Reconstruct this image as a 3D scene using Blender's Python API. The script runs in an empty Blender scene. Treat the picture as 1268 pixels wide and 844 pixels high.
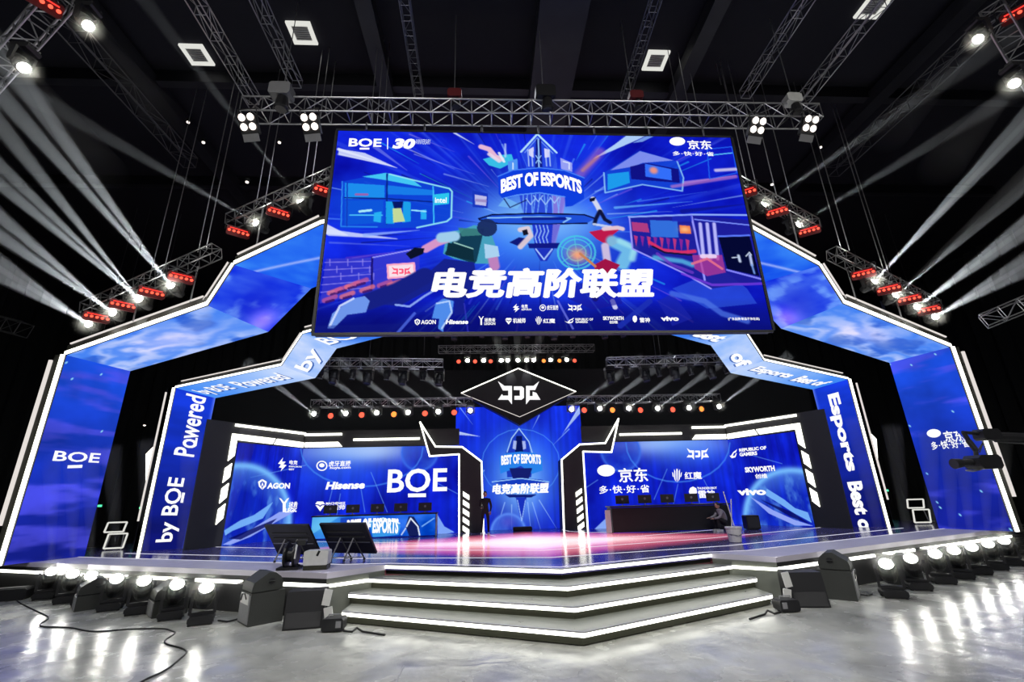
import bpy, bmesh, math, random
import numpy as np
from mathutils import Vector, Matrix, Quaternion
random.seed(7)
scene = bpy.context.scene
COL = scene.collection
# ------------------------------------------------------------------ camera
FPX, PITCH, ROLL, YAW = 566.36, 0.3226, -0.0267, 0.0598
CAM = np.array([-1.6248, 0.0, 2.5083])
_F = np.array([math.sin(YAW)*math.cos(PITCH), math.cos(YAW)*math.cos(PITCH), math.sin(PITCH)])
_r = np.array([math.cos(YAW), -math.sin(YAW), 0.0]); _u = np.cross(_r, _F)
_R = _r*math.cos(ROLL)+_u*math.sin(ROLL); _U = -_r*math.sin(ROLL)+_u*math.cos(ROLL)
cam_data = bpy.data.cameras.new('camera'); cam = bpy.data.objects.new('camera', cam_data); COL.objects.link(cam)
M = Matrix.Identity(4)
for i in range(3):
    M[i][0], M[i][1], M[i][2], M[i][3] = _R[i], _U[i], -_F[i], CAM[i]
cam.matrix_world = M
cam_data.sensor_fit = 'HORIZONTAL'; cam_data.sensor_width = 36.0; cam_data.lens = FPX*36/1268
cam_data.clip_start = 0.05; cam_data.clip_end = 300
scene.camera = cam
# ------------------------------------------------------------------ world, exposure, big lights
scene.view_settings.view_transform = 'Standard'; scene.view_settings.look = 'None'
scene.view_settings.exposure = 0.0; scene.view_settings.gamma = 1.0; scene.view_settings.use_curve_mapping = False
w = bpy.data.worlds.new('world'); scene.world = w; w.use_nodes = True
w.node_tree.nodes['Background'].inputs[0].default_value = (0.55, 0.6, 1.0, 1)
w.node_tree.nodes['Background'].inputs[1].default_value = 0.009
cy = scene.cycles
cy.max_bounces = 5; cy.diffuse_bounces = 2; cy.glossy_bounces = 3; cy.volume_bounces = 0; cy.transparent_max_bounces = 8
cy.use_denoising = True; cy.caustics_reflective = False; cy.caustics_refractive = False; cy.sample_clamp_indirect = 6
def area_light(name, loc, target, sx, sy, power, color):
    l = bpy.data.lights.new(name, 'AREA'); l.shape = 'RECTANGLE'; l.size = sx; l.size_y = sy; l.energy = power; l.color = color
    l.spread = math.radians(120)
    o = bpy.data.objects.new(name, l); COL.objects.link(o); o.location = loc
    o.rotation_euler = (Vector(target)-Vector(loc)).to_track_quat('-Z', 'Y').to_euler(); return o
area_light('house_light', (-7, -3, 15), (-4, 9, 0), 5, 2, 620, (1, 0.98, 0.95))
area_light('house_light', (7, -3, 15), (4, 9, 0), 5, 2, 620, (1, 0.98, 0.95))
area_light('stage_wash', (0, 10.2, 12.6), (0, 17, 0.9), 6, 0.6, 900, (1, 0.98, 0.96))
area_light('rear_house_light', (0, 13, 16.2), (0, 15, 0), 10, 1, 200, (0.9, 0.92, 1))

# ------------------------------------------------------------------ helpers
def at(px, py, X=None, Y=None, Z=None):
    d = _F*FPX+_R*(px-634)+_U*(422-py)
    t = (X-CAM[0])/d[0] if X is not None else (Y-CAM[1])/d[1] if Y is not None else (Z-CAM[2])/d[2]
    return Vector(CAM+t*d)
def srgb(c): c = np.asarray(c, float); return np.where(c <= 0.04045, c/12.92, ((c+0.055)/1.055)**2.4)
def rgb(r, g, b): return tuple(float(v) for v in srgb(np.array([r, g, b])/255.0))
def mat(name, color, rough=0.5, metal=0.0, noise=0.0, scale=8.0, bump=0.0, spec=0.5, rnoise=0.0):
    m = bpy.data.materials.new(name); m.use_nodes = True; nt = m.node_tree; b = nt.nodes['Principled BSDF']
    b.inputs['Base Color'].default_value = (*color, 1); b.inputs['Roughness'].default_value = rough
    b.inputs['Metallic'].default_value = metal; b.inputs['Specular IOR Level'].default_value = spec
    tc = nt.nodes.new('ShaderNodeTexCoord'); n = nt.nodes.new('ShaderNodeTexNoise'); n.inputs['Scale'].default_value = scale
    n.inputs['Detail'].default_value = 6
    nt.links.new(tc.outputs['Object'], n.inputs['Vector'])
    mx = nt.nodes.new('ShaderNodeMix'); mx.data_type = 'RGBA'
    k = noise or 0.12
    mx.inputs[6].default_value = (*[c*(1-k) for c in color], 1); mx.inputs[7].default_value = (*[min(1, c*(1+k)) for c in color], 1)
    nt.links.new(n.outputs['Fac'], mx.inputs[0]); nt.links.new(mx.outputs[2], b.inputs['Base Color'])
    if rnoise:
        mr = nt.nodes.new('ShaderNodeMapRange'); mr.inputs[3].default_value = max(0.02, rough-rnoise); mr.inputs[4].default_value = rough+rnoise
        nt.links.new(n.outputs['Fac'], mr.inputs[0]); nt.links.new(mr.outputs[0], b.inputs['Roughness'])
    if bump:
        bp = nt.nodes.new('ShaderNodeBump'); bp.inputs['Strength'].default_value = bump; bp.inputs['Distance'].default_value = 0.02
        nt.links.new(n.outputs['Fac'], bp.inputs['Height']); nt.links.new(bp.outputs[0], b.inputs['Normal'])
    return m
def emit(name, color, strength, sample=True):
    m = bpy.data.materials.new(name); m.use_nodes = True; nt = m.node_tree; nt.nodes.clear()
    e = nt.nodes.new('ShaderNodeEmission'); o = nt.nodes.new('ShaderNodeOutputMaterial')
    e.inputs[0].default_value = (*color, 1); e.inputs[1].default_value = strength; nt.links.new(e.outputs[0], o.inputs[0])
    if not sample: m.cycles.emission_sampling = 'NONE'
    return m
def emit_attr(name, strength=1.0, sample=True):
    m = bpy.data.materials.new(name); m.use_nodes = True; nt = m.node_tree; nt.nodes.clear()
    a = nt.nodes.new('ShaderNodeAttribute'); a.attribute_name = 'Col'
    e = nt.nodes.new('ShaderNodeEmission'); o = nt.nodes.new('ShaderNodeOutputMaterial'); e.inputs[1].default_value = strength
    nt.links.new(a.outputs['Color'], e.inputs[0]); nt.links.new(e.outputs[0], o.inputs[0])
    if not sample: m.cycles.emission_sampling = 'NONE'
    return m
MT = dict(
    black=mat('black_metal', (0.012, 0.012, 0.014), 0.45), dark=mat('dark_painted_board', (0.03, 0.03, 0.032), 0.55),
    side=mat('dark_cladding', (0.025, 0.026, 0.028), 0.6), alu=mat('aluminium_tube', (0.45, 0.45, 0.47), 0.35, 0.9),
    dimalu=mat('dulled_aluminium', (0.16, 0.16, 0.17), 0.45, 0.7), cable=mat('cable_rubber', (0.01, 0.01, 0.01), 0.6),
    steel=mat('steel_wire', (0.6, 0.6, 0.62), 0.3, 0.8), speaker=mat('speaker_paint', (0.028, 0.03, 0.027), 0.6, 0, 0.15, 30, 0.1),
    white=mat('white_plastic', (0.7, 0.7, 0.68), 0.5), grey=mat('grey_plastic', (0.25, 0.25, 0.26), 0.5),
    cheek=mat('cheek_board', (0.16, 0.17, 0.145), 0.5), edgef=mat('edge_frame_paint', (0.12, 0.12, 0.10), 0.5), fascia=mat('stage_fascia_paint', (0.035, 0.036, 0.022), 0.5, 0, 0.15, 3), tread=mat('step_tread', (0.15, 0.158, 0.14), 0.35, 0, 0.5, 6, 0.15, 0.5, 0.15),
    wing=mat('wing_deck_board', (0.68, 0.64, 0.74), 0.5, 0, 0.1, 2), redpaint=mat('red_housing', (0.13, 0.008, 0.012), 0.5),
    curtain=mat('black_curtain', (0.03, 0.032, 0.036), 0.9), skin=mat('skin', (0.5, 0.3, 0.22), 0.6), hair=mat('black_hair', (0.01, 0.01, 0.01), 0.5),
    cloth=mat('black_cloth', (0.015, 0.015, 0.018), 0.9), clothgrey=mat('grey_cloth', (0.3, 0.3, 0.32), 0.9), shoe=mat('white_shoe', (0.6, 0.6, 0.6), 0.6),
    duct=mat('ceiling_duct_metal', (0.035, 0.035, 0.045), 0.5, 0.3, 0.3, 1.5), ceil=mat('ceiling_paint', (0.015, 0.015, 0.025), 0.9),
    bucket=mat('bucket_plastic', (0.75, 0.73, 0.68), 0.4), pole=mat('pale_wood', (0.7, 0.68, 0.6), 0.5),
    strip=emit('strip_white', (1.0, 1.0, 0.88), 3.0), striplo=emit('bead_white', (1.0, 0.93, 0.88), 0.8, False), panel=emit('light_panel_white', (1.0, 1.0, 0.88), 3.0),
    frontstrip=emit('step_strip_white', (1.0, 1.0, 0.90), 3.6), text=emit('screen_white', (1, 1, 1), 1.05, False), textdark=emit('screen_mid_blue', rgb(70, 110, 190), 1.0, False), textdim=emit('screen_pale_blue', (0.75, 0.85, 1), 1.0, False),
    lens=emit('lamp_white', (1.0, 1.0, 0.93), 13.0), lensmid=emit('lamp_white_soft', (1.0, 1.0, 0.95), 25.0), warm=emit('lamp_warm', (1.0, 0.88, 0.8), 3.0),
    red=emit('lamp_red', (1.0, 0.04, 0.03), 1.6), redhot=emit('lamp_red_core', (1.0, 0.09, 0.05), 2.2), orange=emit('lamp_orange', (1.0, 0.22, 0.04), 2.4),
    addglow=emit('added_glow_white', (1, 1, 0.93), 0.75), green=emit('exit_green', (0.1, 1.0, 0.45), 1.5), floorline=emit('floor_line_white', (0.9, 0.88, 1.0), 0.95, False),  # first entry: glow added to the ceiling cassettes and stand frames
    accent=emit('ledge_blue', (0.1, 0.5, 1.0), 1.0, False), redline=emit('red_screen', (1.0, 0.1, 0.2), 1.0, False),
)
def obj(name, mesh, material=None, parent=None, loc=None, rot=None):
    o = bpy.data.objects.new(name, mesh); COL.objects.link(o)
    if material is not None and mesh is not None and not mesh.materials: mesh.materials.append(material)
    if parent is not None: o.parent = parent
    if loc is not None: o.location = loc
    if rot is not None: o.rotation_euler = rot
    return o
def tag(o, label, cat, group=None, kind=None):
    o['label'] = label; o['category'] = cat
    if group: o['group'] = group
    if kind: o['kind'] = kind
    return o
def thing(name, label, cat, loc=(0, 0, 0), rz=0.0, group=None, rot=None):
    o = bpy.data.objects.new(name, None); COL.objects.link(o); o.location = loc; o.empty_display_size = 0.1
    o.rotation_euler = rot if rot is not None else (0, 0, rz)
    return tag(o, label, cat, group)
def struct(o): o['kind'] = 'structure'; return o
class MB:
    def __init__(s): s.v = []; s.f = []
    def add(s, vs, fs):
        n = len(s.v); s.v += [tuple(v) for v in vs]; s.f += [tuple(i+n for i in f) for f in fs]; return s
    def box(s, c, d, rz=0.0, R=None):
        hx, hy, hz = d[0]/2, d[1]/2, d[2]/2; out = []
        for x, y, z in [(-1,-1,-1),(1,-1,-1),(1,1,-1),(-1,1,-1),(-1,-1,1),(1,-1,1),(1,1,1),(-1,1,1)]:
            p = Vector((x*hx, y*hy, z*hz))
            if R is not None: p = R @ p
            elif rz: p = Matrix.Rotation(rz, 3, 'Z') @ p
            out.append((c[0]+p.x, c[1]+p.y, c[2]+p.z))
        return s.add(out, [(0,3,2,1),(4,5,6,7),(0,1,5,4),(1,2,6,5),(2,3,7,6),(3,0,4,7)])
    def cbox(s, c, d, b=0.02):
        "box with chamfered edges (octagon profile in xz extruded along y)"
        x, y, z = d[0]/2, d[1]/2, d[2]/2; b = min(b, x*0.8, z*0.8)
        prof = [(-x+b,-z),(x-b,-z),(x,-z+b),(x,z-b),(x-b,z),(-x+b,z),(-x,z-b),(-x,-z+b)]
        vs = [(c[0]+p[0], c[1]-y, c[2]+p[1]) for p in prof]+[(c[0]+p[0], c[1]+y, c[2]+p[1]) for p in prof]
        n = 8; fs = [tuple(range(n)), tuple(range(2*n-1, n-1, -1))]+[(i, i+n, (i+1) % n+n, (i+1) % n) for i in range(n)]
        return s.add(vs, fs)
    def tube(s, a, b, r, n=8, r2=None, cap=True):
        a = Vector(a); b = Vector(b); d = (b-a)
        if d.length < 1e-6: return s
        q = d.to_track_quat('Z', 'Y'); r2 = r if r2 is None else r2; vs = []
        for p, rr in ((a, r), (b, r2)):
            for i in range(n):
                t = 2*math.pi*i/n; vs.append(p+q @ Vector((rr*math.cos(t), rr*math.sin(t), 0)))
        fs = [(i, (i+1) % n, (i+1) % n+n, i+n) for i in range(n)]
        if cap: fs += [tuple(range(n-1, -1, -1)), tuple(range(n, 2*n))]
        return s.add(vs, fs)
    def path(s, pts, r, n=6):
        for a, b in zip(pts[:-1], pts[1:]): s.tube(a, b, r, n)
        return s
    def lathe(s, prof, n=16, axis='Z'):
        vs = []; m = len(prof)
        for (rr, z) in prof:
            for i in range(n):
                t = 2*math.pi*i/n
                vs.append((rr*math.cos(t), rr*math.sin(t), z) if axis == 'Z' else (z, rr*math.cos(t), rr*math.sin(t)))
        fs = [(j*n+i, j*n+(i+1) % n, (j+1)*n+(i+1) % n, (j+1)*n+i) for j in range(m-1) for i in range(n)]
        fs += [tuple(range(n-1, -1, -1)), tuple((m-1)*n+i for i in range(n))]
        return s.add(vs, fs)
    def prism(s, poly, h0, h1, plane='XY'):
        n = len(poly)
        f = {'XY': lambda p, h: (p[0], p[1], h), 'XZ': lambda p, h: (p[0], h, p[1]), 'YZ': lambda p, h: (h, p[0], p[1])}[plane]
        vs = [f(p, h0) for p in poly]+[f(p, h1) for p in poly]
        fs = [tuple(range(n-1, -1, -1)), tuple(range(n, 2*n))]+[(i, (i+1) % n, (i+1) % n+n, i+n) for i in range(n)]
        return s.add(vs, fs)
    def mesh(s, name, smooth=False):
        me = bpy.data.meshes.new(name); me.from_pydata(s.v, [], s.f)
        bm = bmesh.new(); bm.from_mesh(me); bmesh.ops.recalc_face_normals(bm, faces=bm.faces); bm.to_mesh(me); bm.free()
        if smooth: me.polygons.foreach_set('use_smooth', [True]*len(me.polygons))
        me.update(); return me
    def build(s, name, material, parent=None, loc=None, rot=None, smooth=False):
        return obj(name, s.mesh(name, smooth), material, parent, loc, rot)
ORD = ['first', 'second', 'third', 'fourth', 'fifth', 'sixth', 'seventh', 'eighth', 'ninth', 'tenth', 'eleventh', 'twelfth']

# ------------------------------------------------------------------ flat text and art on screens
class Frame:
    "a flat rectangle standing in the place: origin, unit u (to the right seen from the hall), unit v (up)"
    def __init__(s, O, U, V, w, h):
        s.O = np.array(O, float); s.U = np.array(U, float)/np.linalg.norm(U); s.V = np.array(V, float)/np.linalg.norm(V); s.w = w; s.h = h
        s.N = np.cross(s.U, s.V); s.N /= np.linalg.norm(s.N)
    def uv(s, px, py):
        d = _F*FPX+_R*(px-634)+_U*(422-py); t = ((s.O-CAM)@s.N)/(d@s.N); p = CAM+t*d-s.O; return p@s.U, p@s.V
    def pt(s, u, v, off=0.0): return Vector(s.O+s.U*u+s.V*v+s.N*off)
_fontcache = {}
def text_mesh(body, bold=0.0, shear=0.0, space=1.0):
    k = (body, bold, shear, space)
    if k in _fontcache: return _fontcache[k]
    cu = bpy.data.curves.new('lettering', 'FONT'); cu.body = body; cu.offset = bold; cu.shear = shear; cu.space_character = space; cu.resolution_u = 3
    o = bpy.data.objects.new('lettering', cu); COL.objects.link(o); bpy.context.view_layer.update()
    dg = bpy.context.evaluated_depsgraph_get(); me = bpy.data.meshes.new_from_object(o.evaluated_get(dg))
    v = np.zeros(len(me.vertices)*3); me.vertices.foreach_get('co', v); v = v.reshape(-1, 3)
    f = [tuple(p.vertices) for p in me.polygons]
    bpy.data.objects.remove(o); bpy.data.curves.remove(cu); bpy.data.meshes.remove(me)
    if len(v):
        v = v-v.min(0); mx = v.max(0); v[:, 0] /= max(mx[0], 1e-6); v[:, 1] /= max(mx[1], 1e-6)
    _fontcache[k] = (v, f); return v, f
OFF = 0.012
def letters(fr, body, a, b, parent, bold=0.03, shear=0.0, material='text', bend=0.0, name='lettering', uvbox=None, turn=0, space=1.0, off=OFF):
    "flat lettering lying on a screen, filling the box whose corners are a (upper left) and b (lower right)"
    if uvbox is None:
        u0, v1 = fr.uv(*a); u1, v0 = fr.uv(*b)
    else: u0, v0, u1, v1 = uvbox
    cjk = any(ord(ch) > 0x2e80 for ch in body)
    big = bold >= 0.05
    v, f = text_mesh(body, (0.018 if big else 0.008) if cjk else bold, shear, space)
    if not len(v): return None
    if cjk:
        wd = (0.030 if big else 0.018)/max(1, len(body)); hh = 0.022 if big else 0.012; cp_ = [(-wd, 0), (wd, 0), (0, -hh), (0, hh)]
        f = [tuple(i+len(v)*k for i in q) for k in range(len(cp_)) for q in f]; v = np.concatenate([v+np.array([a_, b_, 0]) for a_, b_ in cp_])
    vs = []
    for x, y, _ in v:
        if turn == 1: x, y = 1-y, x          # reads upwards
        if turn == -1: x, y = y, 1-x         # reads downwards
        u = u0+(u1-u0)*x; vv = v0+(v1-v0)*y+bend*(1-(2*x-1)**2)
        vs.append(fr.pt(u, vv, off))
    me = bpy.data.meshes.new(name); me.from_pydata([tuple(p) for p in vs], [], f); me.update()
    return obj(name, me, MT[material], parent)
def shape(fr, polys, T, parent, name='emblem', material='text', off=OFF):
    "flat cut shapes on a screen; polys in local units, T maps them to picture positions on the screen"
    mb = MB()
    for poly in polys:
        pts = [fr.pt(*fr.uv(*T(x, y)), off) for x, y in poly]
        mb.add(pts, [tuple(range(len(pts)))])
    me = bpy.data.meshes.new(name); me.from_pydata(mb.v, [], mb.f); me.update()
    return obj(name, me, MT[material], parent)
def ell(cx, cy, rx, ry, n=20, a0=0, a1=360): return [(cx+rx*math.cos(math.radians(a0+(a1-a0)*i/n)), cy+ry*math.sin(math.radians(a0+(a1-a0)*i/n))) for i in range(n)]
def ring(cx, cy, rx, ry, k=0.75, n=20):
    out = []
    for i in range(n):
        a, b = 2*math.pi*i/n, 2*math.pi*(i+1)/n
        out.append([(cx+rx*math.cos(a), cy+ry*math.sin(a)), (cx+rx*math.cos(b), cy+ry*math.sin(b)), (cx+rx*k*math.cos(b), cy+ry*k*math.sin(b)), (cx+rx*k*math.cos(a), cy+ry*k*math.sin(a))])
    return out
EMB = dict(
    horned=[[(0,0),(0.16,0.2),(0.34,0.2),(0.34,1),(0.25,0.8),(0,0.8),(0.1,0.55),(0.12,0.62),(0.25,0.62),(0.25,0.4),(0.12,0.4)],
            [(0.385,0.22),(0.58,0.22),(0.63,0.3),(0.63,0.72),(0.57,0.8),(0.4,0.8),(0.4,0.63),(0.53,0.63),(0.53,0.38),(0.385,0.38)],
            [(1,0),(0.86,0.2),(0.68,0.2),(0.68,1),(0.77,0.8),(1.03,0.8),(0.93,0.5),(0.84,0.45),(0.84,0.64),(0.77,0.64),(0.77,0.38),(0.9,0.38)]],
    bolt=[[(0.6,0),(0.0,0.45),(0.35,0.5),(0.1,0.72),(0.45,0.75),(0.3,1),(1,0.55),(0.62,0.5),(0.9,0.3),(0.45,0.3)]],
    eye=ring(0.5,0.5,0.5,0.5,0.78)+[ell(0.5,0.45,0.24,0.2,12)],
    shield=[[(0.5,0),(1,0.25),(0.9,0.7),(0.5,1),(0.52,0.75),(0.75,0.6),(0.78,0.35),(0.5,0.2)],[(0.46,0),(0,0.25),(0.1,0.7),(0.46,1),(0.42,0.75),(0.25,0.6),(0.22,0.35),(0.46,0.2)],[(0.5,0.28),(0.66,0.7),(0.5,0.58),(0.34,0.7)]],
    why=[[(0,0),(0.2,0.05),(0.5,0.3),(0.8,0.05),(1,0.0),(0.66,0.4),(0.66,1),(0.36,1),(0.36,0.4)]],
    gem=[[(0.2,0),(0.8,0),(1,0.25),(0.62,0.3),(0.5,0.42),(0.38,0.3),(0,0.25)],[(0.02,0.36),(0.3,0.4),(0.5,0.56),(0.7,0.4),(0.98,0.36),(0.5,1)]],
    wings=[[(0.42,0),(0.5,0.1),(0.58,0),(0.56,0.75),(0.5,1),(0.44,0.75)],[(0.2,0.05),(0.32,0.2),(0.34,0.75),(0.4,0.95),(0.22,0.75)],[(0.8,0.05),(0.68,0.2),(0.66,0.75),(0.6,0.95),(0.78,0.75)],[(0,0.25),(0.12,0.35),(0.18,0.65),(0.05,0.55)],[(1,0.25),(0.88,0.35),(0.82,0.65),(0.95,0.55)]],
    slanteye=[[(0,0.6),(0.3,0.75),(0.55,0.35),(1,0),(0.85,0.35),(0.62,0.45),(0.5,0.75),(0.7,0.75),(0.86,0.45),(0.95,0.45),(0.8,0.9),(0.42,1),(0.25,0.85)]],
    head=[[(0.5,0),(0.9,0.15),(1,0.5),(0.85,0.85),(0.5,1),(0.15,0.8),(0.0,0.45),(0.15,0.12)]],
    blob=[ell(0.55,0.33,0.42,0.33,18),],
    horse=[],
)
def emblem(fr, key, a, b, parent, material='text'):
    # a, b: upper-left / lower-right picture corners
    return shape(fr, EMB[key], lambda x, y: (a[0]+(b[0]-a[0])*x, a[1]+(b[1]-a[1])*y), parent, 'emblem', material)

def vnoise(h, w, cells, seed, oct=4):
    rs = np.random.RandomState(seed); out = np.zeros((h, w)); amp = 1.0; tot = 0
    ch, cw = cells
    for o in range(oct):
        g = rs.rand(int(ch)+2, int(cw)+2)
        ys = np.linspace(0, ch, h, endpoint=False); xs = np.linspace(0, cw, w, endpoint=False)
        yi = ys.astype(int); xi = xs.astype(int); fy = ys-yi; fx = xs-xi; fy = fy*fy*(3-2*fy); fx = fx*fx*(3-2*fx)
        A = g[np.ix_(yi, xi)]; B = g[np.ix_(yi, xi+1)]; C = g[np.ix_(yi+1, xi)]; D = g[np.ix_(yi+1, xi+1)]
        out += amp*((A*(1-fx)+B*fx)*(1-fy)[:, None]+(C*(1-fx)+D*fx)*fy[:, None]); tot += amp; amp *= 0.5; ch *= 2; cw *= 2
    return out/tot
class Canvas:
    "colour values of a display, painted in display space and written as point colours of its face"
    def __init__(s, fr, W, base, T=None):
        s.fr = fr; s.W = W; s.H = max(2, int(round(W*fr.h/fr.w))); s.T = T or (lambda x, y: (x, y))
        s.a = np.zeros((s.H, s.W, 3)); s.a[:] = np.array(base)/255.0; s.yy, s.xx = np.mgrid[0:s.H, 0:s.W].astype(float)
    def c(s, p):
        u, v = s.fr.uv(*s.T(*p)); return (u/s.fr.w*(s.W-1), (1-v/s.fr.h)*(s.H-1))
    def mix(s, mask, color, sl=(slice(None), slice(None))):
        s.a[sl] = s.a[sl]*(1-mask[..., None])+np.array(color)/255.0*mask[..., None]
    def _bb(s, P, pad):
        x0 = int(max(0, min(p[0] for p in P)-pad)); x1 = int(min(s.W, max(p[0] for p in P)+pad+1)); y0 = int(max(0, min(p[1] for p in P)-pad)); y1 = int(min(s.H, max(p[1] for p in P)+pad+1))
        return (slice(y0, max(y0, y1)), slice(x0, max(x0, x1)))
    def poly(s, pts, color, al=1.0, color2=None):
        P = [s.c(p) for p in pts]; sl = s._bb(P, 1); X = s.xx[sl]; Y = s.yy[sl]
        if X.size == 0: return
        acc = np.zeros(X.shape)
        for ox, oy in ((-.25, -.25), (.25, -.25), (-.25, .25), (.25, .25)):
            ins = np.zeros(X.shape, bool)
            for (x1, y1), (x2, y2) in zip(P, P[1:]+P[:1]):
                if y1 == y2: continue
                cond = ((y1 > Y+oy) != (y2 > Y+oy)); xi = (x2-x1)*(Y+oy-y1)/(y2-y1)+x1; ins ^= cond & (X+ox < xi)
            acc += ins*0.25
        if color2 is not None:
            t = np.clip((Y-Y.min())/max(1, Y.max()-Y.min()), 0, 1)[..., None]; cc = (np.array(color)*(1-t)+np.array(color2)*t)/255.0
            m = (acc*al)[..., None]; s.a[sl] = s.a[sl]*(1-m)+cc*m
        else: s.mix(acc*al, color, sl)
    def line(s, pts, wd, color, al=1.0, soft=0.6, taper=False):
        k = s.W/ (s.fr.w)
        P = [s.c(p) for p in pts]; sl = s._bb(P, wd*3+3); X = s.xx[sl]; Y = s.yy[sl]
        if X.size == 0: return
        m = np.zeros(X.shape); tot = len(P)-1
        for i, ((x1, y1), (x2, y2)) in enumerate(zip(P[:-1], P[1:])):
            dx, dy = x2-x1, y2-y1; L = dx*dx+dy*dy+1e-9; t = np.clip(((X-x1)*dx+(Y-y1)*dy)/L, 0, 1)
            d = np.hypot(X-x1-t*dx, Y-y1-t*dy); ww = wd/2*(1-(t+i)/tot*0.9 if taper else 1)
            m = np.maximum(m, np.clip((ww-d)/soft+0.5, 0, 1))
        s.mix(m*al, color, sl)
    def glow(s, c, rx, ry, color, al=1.0, p=2.0, add=False):
        cx, cy = s.c(c); m = np.exp(-(((s.xx-cx)/rx)**2+((s.yy-cy)/ry)**2)**(p/2))*al
        if add: s.a += m[..., None]*np.array(color)/255.0
        else: s.mix(m, color)
    def planet(s, c, e, color, edge, al=0.8):
        cx, cy = s.c(c); ex, ey = s.c(e); r = math.hypot(ex-cx, ey-cy); d = np.hypot(s.xx-cx, s.yy-cy)
        nz = vnoise(s.H, s.W, (5, 9), int(cx) % 97+3, 4); s.mix((d < r)*al*0.85*np.clip(0.75+1.2*(nz-0.5), 0, 1), color); s.mix((d < r)*al*np.clip((nz-0.55)*2.5, 0, 0.5), edge); s.mix(np.exp(-((d-r)/(r*0.05+1))**2)*al, edge); s.mix(np.clip((d-r*0.6)/(r*0.4), 0, 1)*(d < r)*al*0.6, edge)
    def face(s, name, material, parent, off=0.0):
        W, H = s.W, s.H; fr = s.fr
        uu = np.linspace(0, fr.w, W); vv = np.linspace(fr.h, 0, H)
        P = (fr.O[None, None]+fr.U*uu[None, :, None]+fr.V*vv[:, None, None]+fr.N*off).reshape(-1, 3)
        return grid_mesh(name, P, W, H, s.a.reshape(-1, 3), material, parent)
def grid_mesh(name, P, W, H, cols, material, parent):
    idx = np.arange(W*H).reshape(H, W); q = np.stack([idx[:-1, :-1], idx[1:, :-1], idx[1:, 1:], idx[:-1, 1:]], -1).reshape(-1, 4)
    me = bpy.data.meshes.new(name); me.vertices.add(W*H); me.vertices.foreach_set('co', P.astype(np.float32).ravel())
    me.loops.add(q.size); me.loops.foreach_set('vertex_index', q.ravel().astype(np.int32)); me.polygons.add(len(q))
    me.polygons.foreach_set('loop_start', (np.arange(len(q))*4).astype(np.int32)); me.update(calc_edges=True)
    at_ = me.attributes.new('Col', 'FLOAT_COLOR', 'POINT'); c4 = np.ones((W*H, 4), np.float32); c4[:, :3] = srgb(np.clip(cols, 0, 1)); at_.data.foreach_set('color', c4.ravel())
    return obj(name, me, material, parent)
SCREEN = emit_attr('screen_display', 1.0, False)

# ------------------------------------------------------------------ the hall
H = 0.92   # stage height
def hall():
    fm = bpy.data.materials.new('polished_concrete'); fm.use_nodes = True; nt = fm.node_tree; b = nt.nodes['Principled BSDF']
    tc = nt.nodes.new('ShaderNodeTexCoord')
    n1 = nt.nodes.new('ShaderNodeTexNoise'); n1.inputs['Scale'].default_value = 0.55; n1.inputs['Detail'].default_value = 8; n1.inputs['Roughness'].default_value = 0.62
    n2 = nt.nodes.new('ShaderNodeTexNoise'); n2.inputs['Scale'].default_value = 1.7; n2.inputs['Detail'].default_value = 8; n2.inputs['Distortion'].default_value = 0.25
    for n in (n1, n2): nt.links.new(tc.outputs['Object'], n.inputs['Vector'])
    r = nt.nodes.new('ShaderNodeValToRGB'); r.color_ramp.elements[0].position = 0.3; r.color_ramp.elements[0].color = (*rgb(98, 99, 96), 1)
    r.color_ramp.elements[1].position = 0.72; r.color_ramp.elements[1].color = (*rgb(190, 191, 184), 1)
    nt.links.new(n1.outputs['Fac'], r.inputs[0]); nt.links.new(r.outputs[0], b.inputs['Base Color'])
    mr = nt.nodes.new('ShaderNodeMapRange'); mr.inputs[1].default_value = 0.3; mr.inputs[2].default_value = 0.7; mr.inputs[3].default_value = 0.13; mr.inputs[4].default_value = 0.34
    nt.links.new(n2.outputs['Fac'], mr.inputs[0]); nt.links.new(mr.outputs[0], b.inputs['Roughness'])
    bp = nt.nodes.new('ShaderNodeBump'); bp.inputs['Strength'].default_value = 0.6; bp.inputs['Distance'].default_value = 0.04
    nt.links.new(n2.outputs['Fac'], bp.inputs['Height']); nt.links.new(bp.outputs[0], b.inputs['Normal'])
    f = struct(MB().box((0, 12, -0.05), (64, 44, 0.1)).build('floor', fm))
    MB().box((-2.95, 2, 0.0015), (0.02, 13, 0.003)).build('floor_joint', MT['grey'], f)
    struct(MB().box((0, 12, 17.3), (64, 44, 0.2)).build('ceiling', MT['ceil']))
    def curtain(name, a, b, n):
        mb = MB(); a = Vector(a); b = Vector(b); d = b-a; nrm = Vector((-d.y, d.x, 0)).normalized(); vs = []
        for i in range(n+1):
            p = a+d*(i/n)+nrm*(0.22*math.sin(i*1.7)+0.1*math.sin(i*0.61)); vs += [(p.x, p.y, 0), (p.x, p.y, 17.2)]
        mb.add(vs, [(2*i, 2*i+2, 2*i+3, 2*i+1) for i in range(n)])
        struct(mb.build(name, MT['curtain']))
    curtain('wall_back', (-31, 33, 0), (31, 33, 0), 260); curtain('wall_left', (-31, -9, 0), (-31, 33, 0), 150); curtain('wall_right', (31, 33, 0), (31, -9, 0), 150)
    struct(MB().box((0, -9.6, 8.6), (62, 0.2, 17.2)).build('wall_front', MT['curtain']))
hall()

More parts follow.
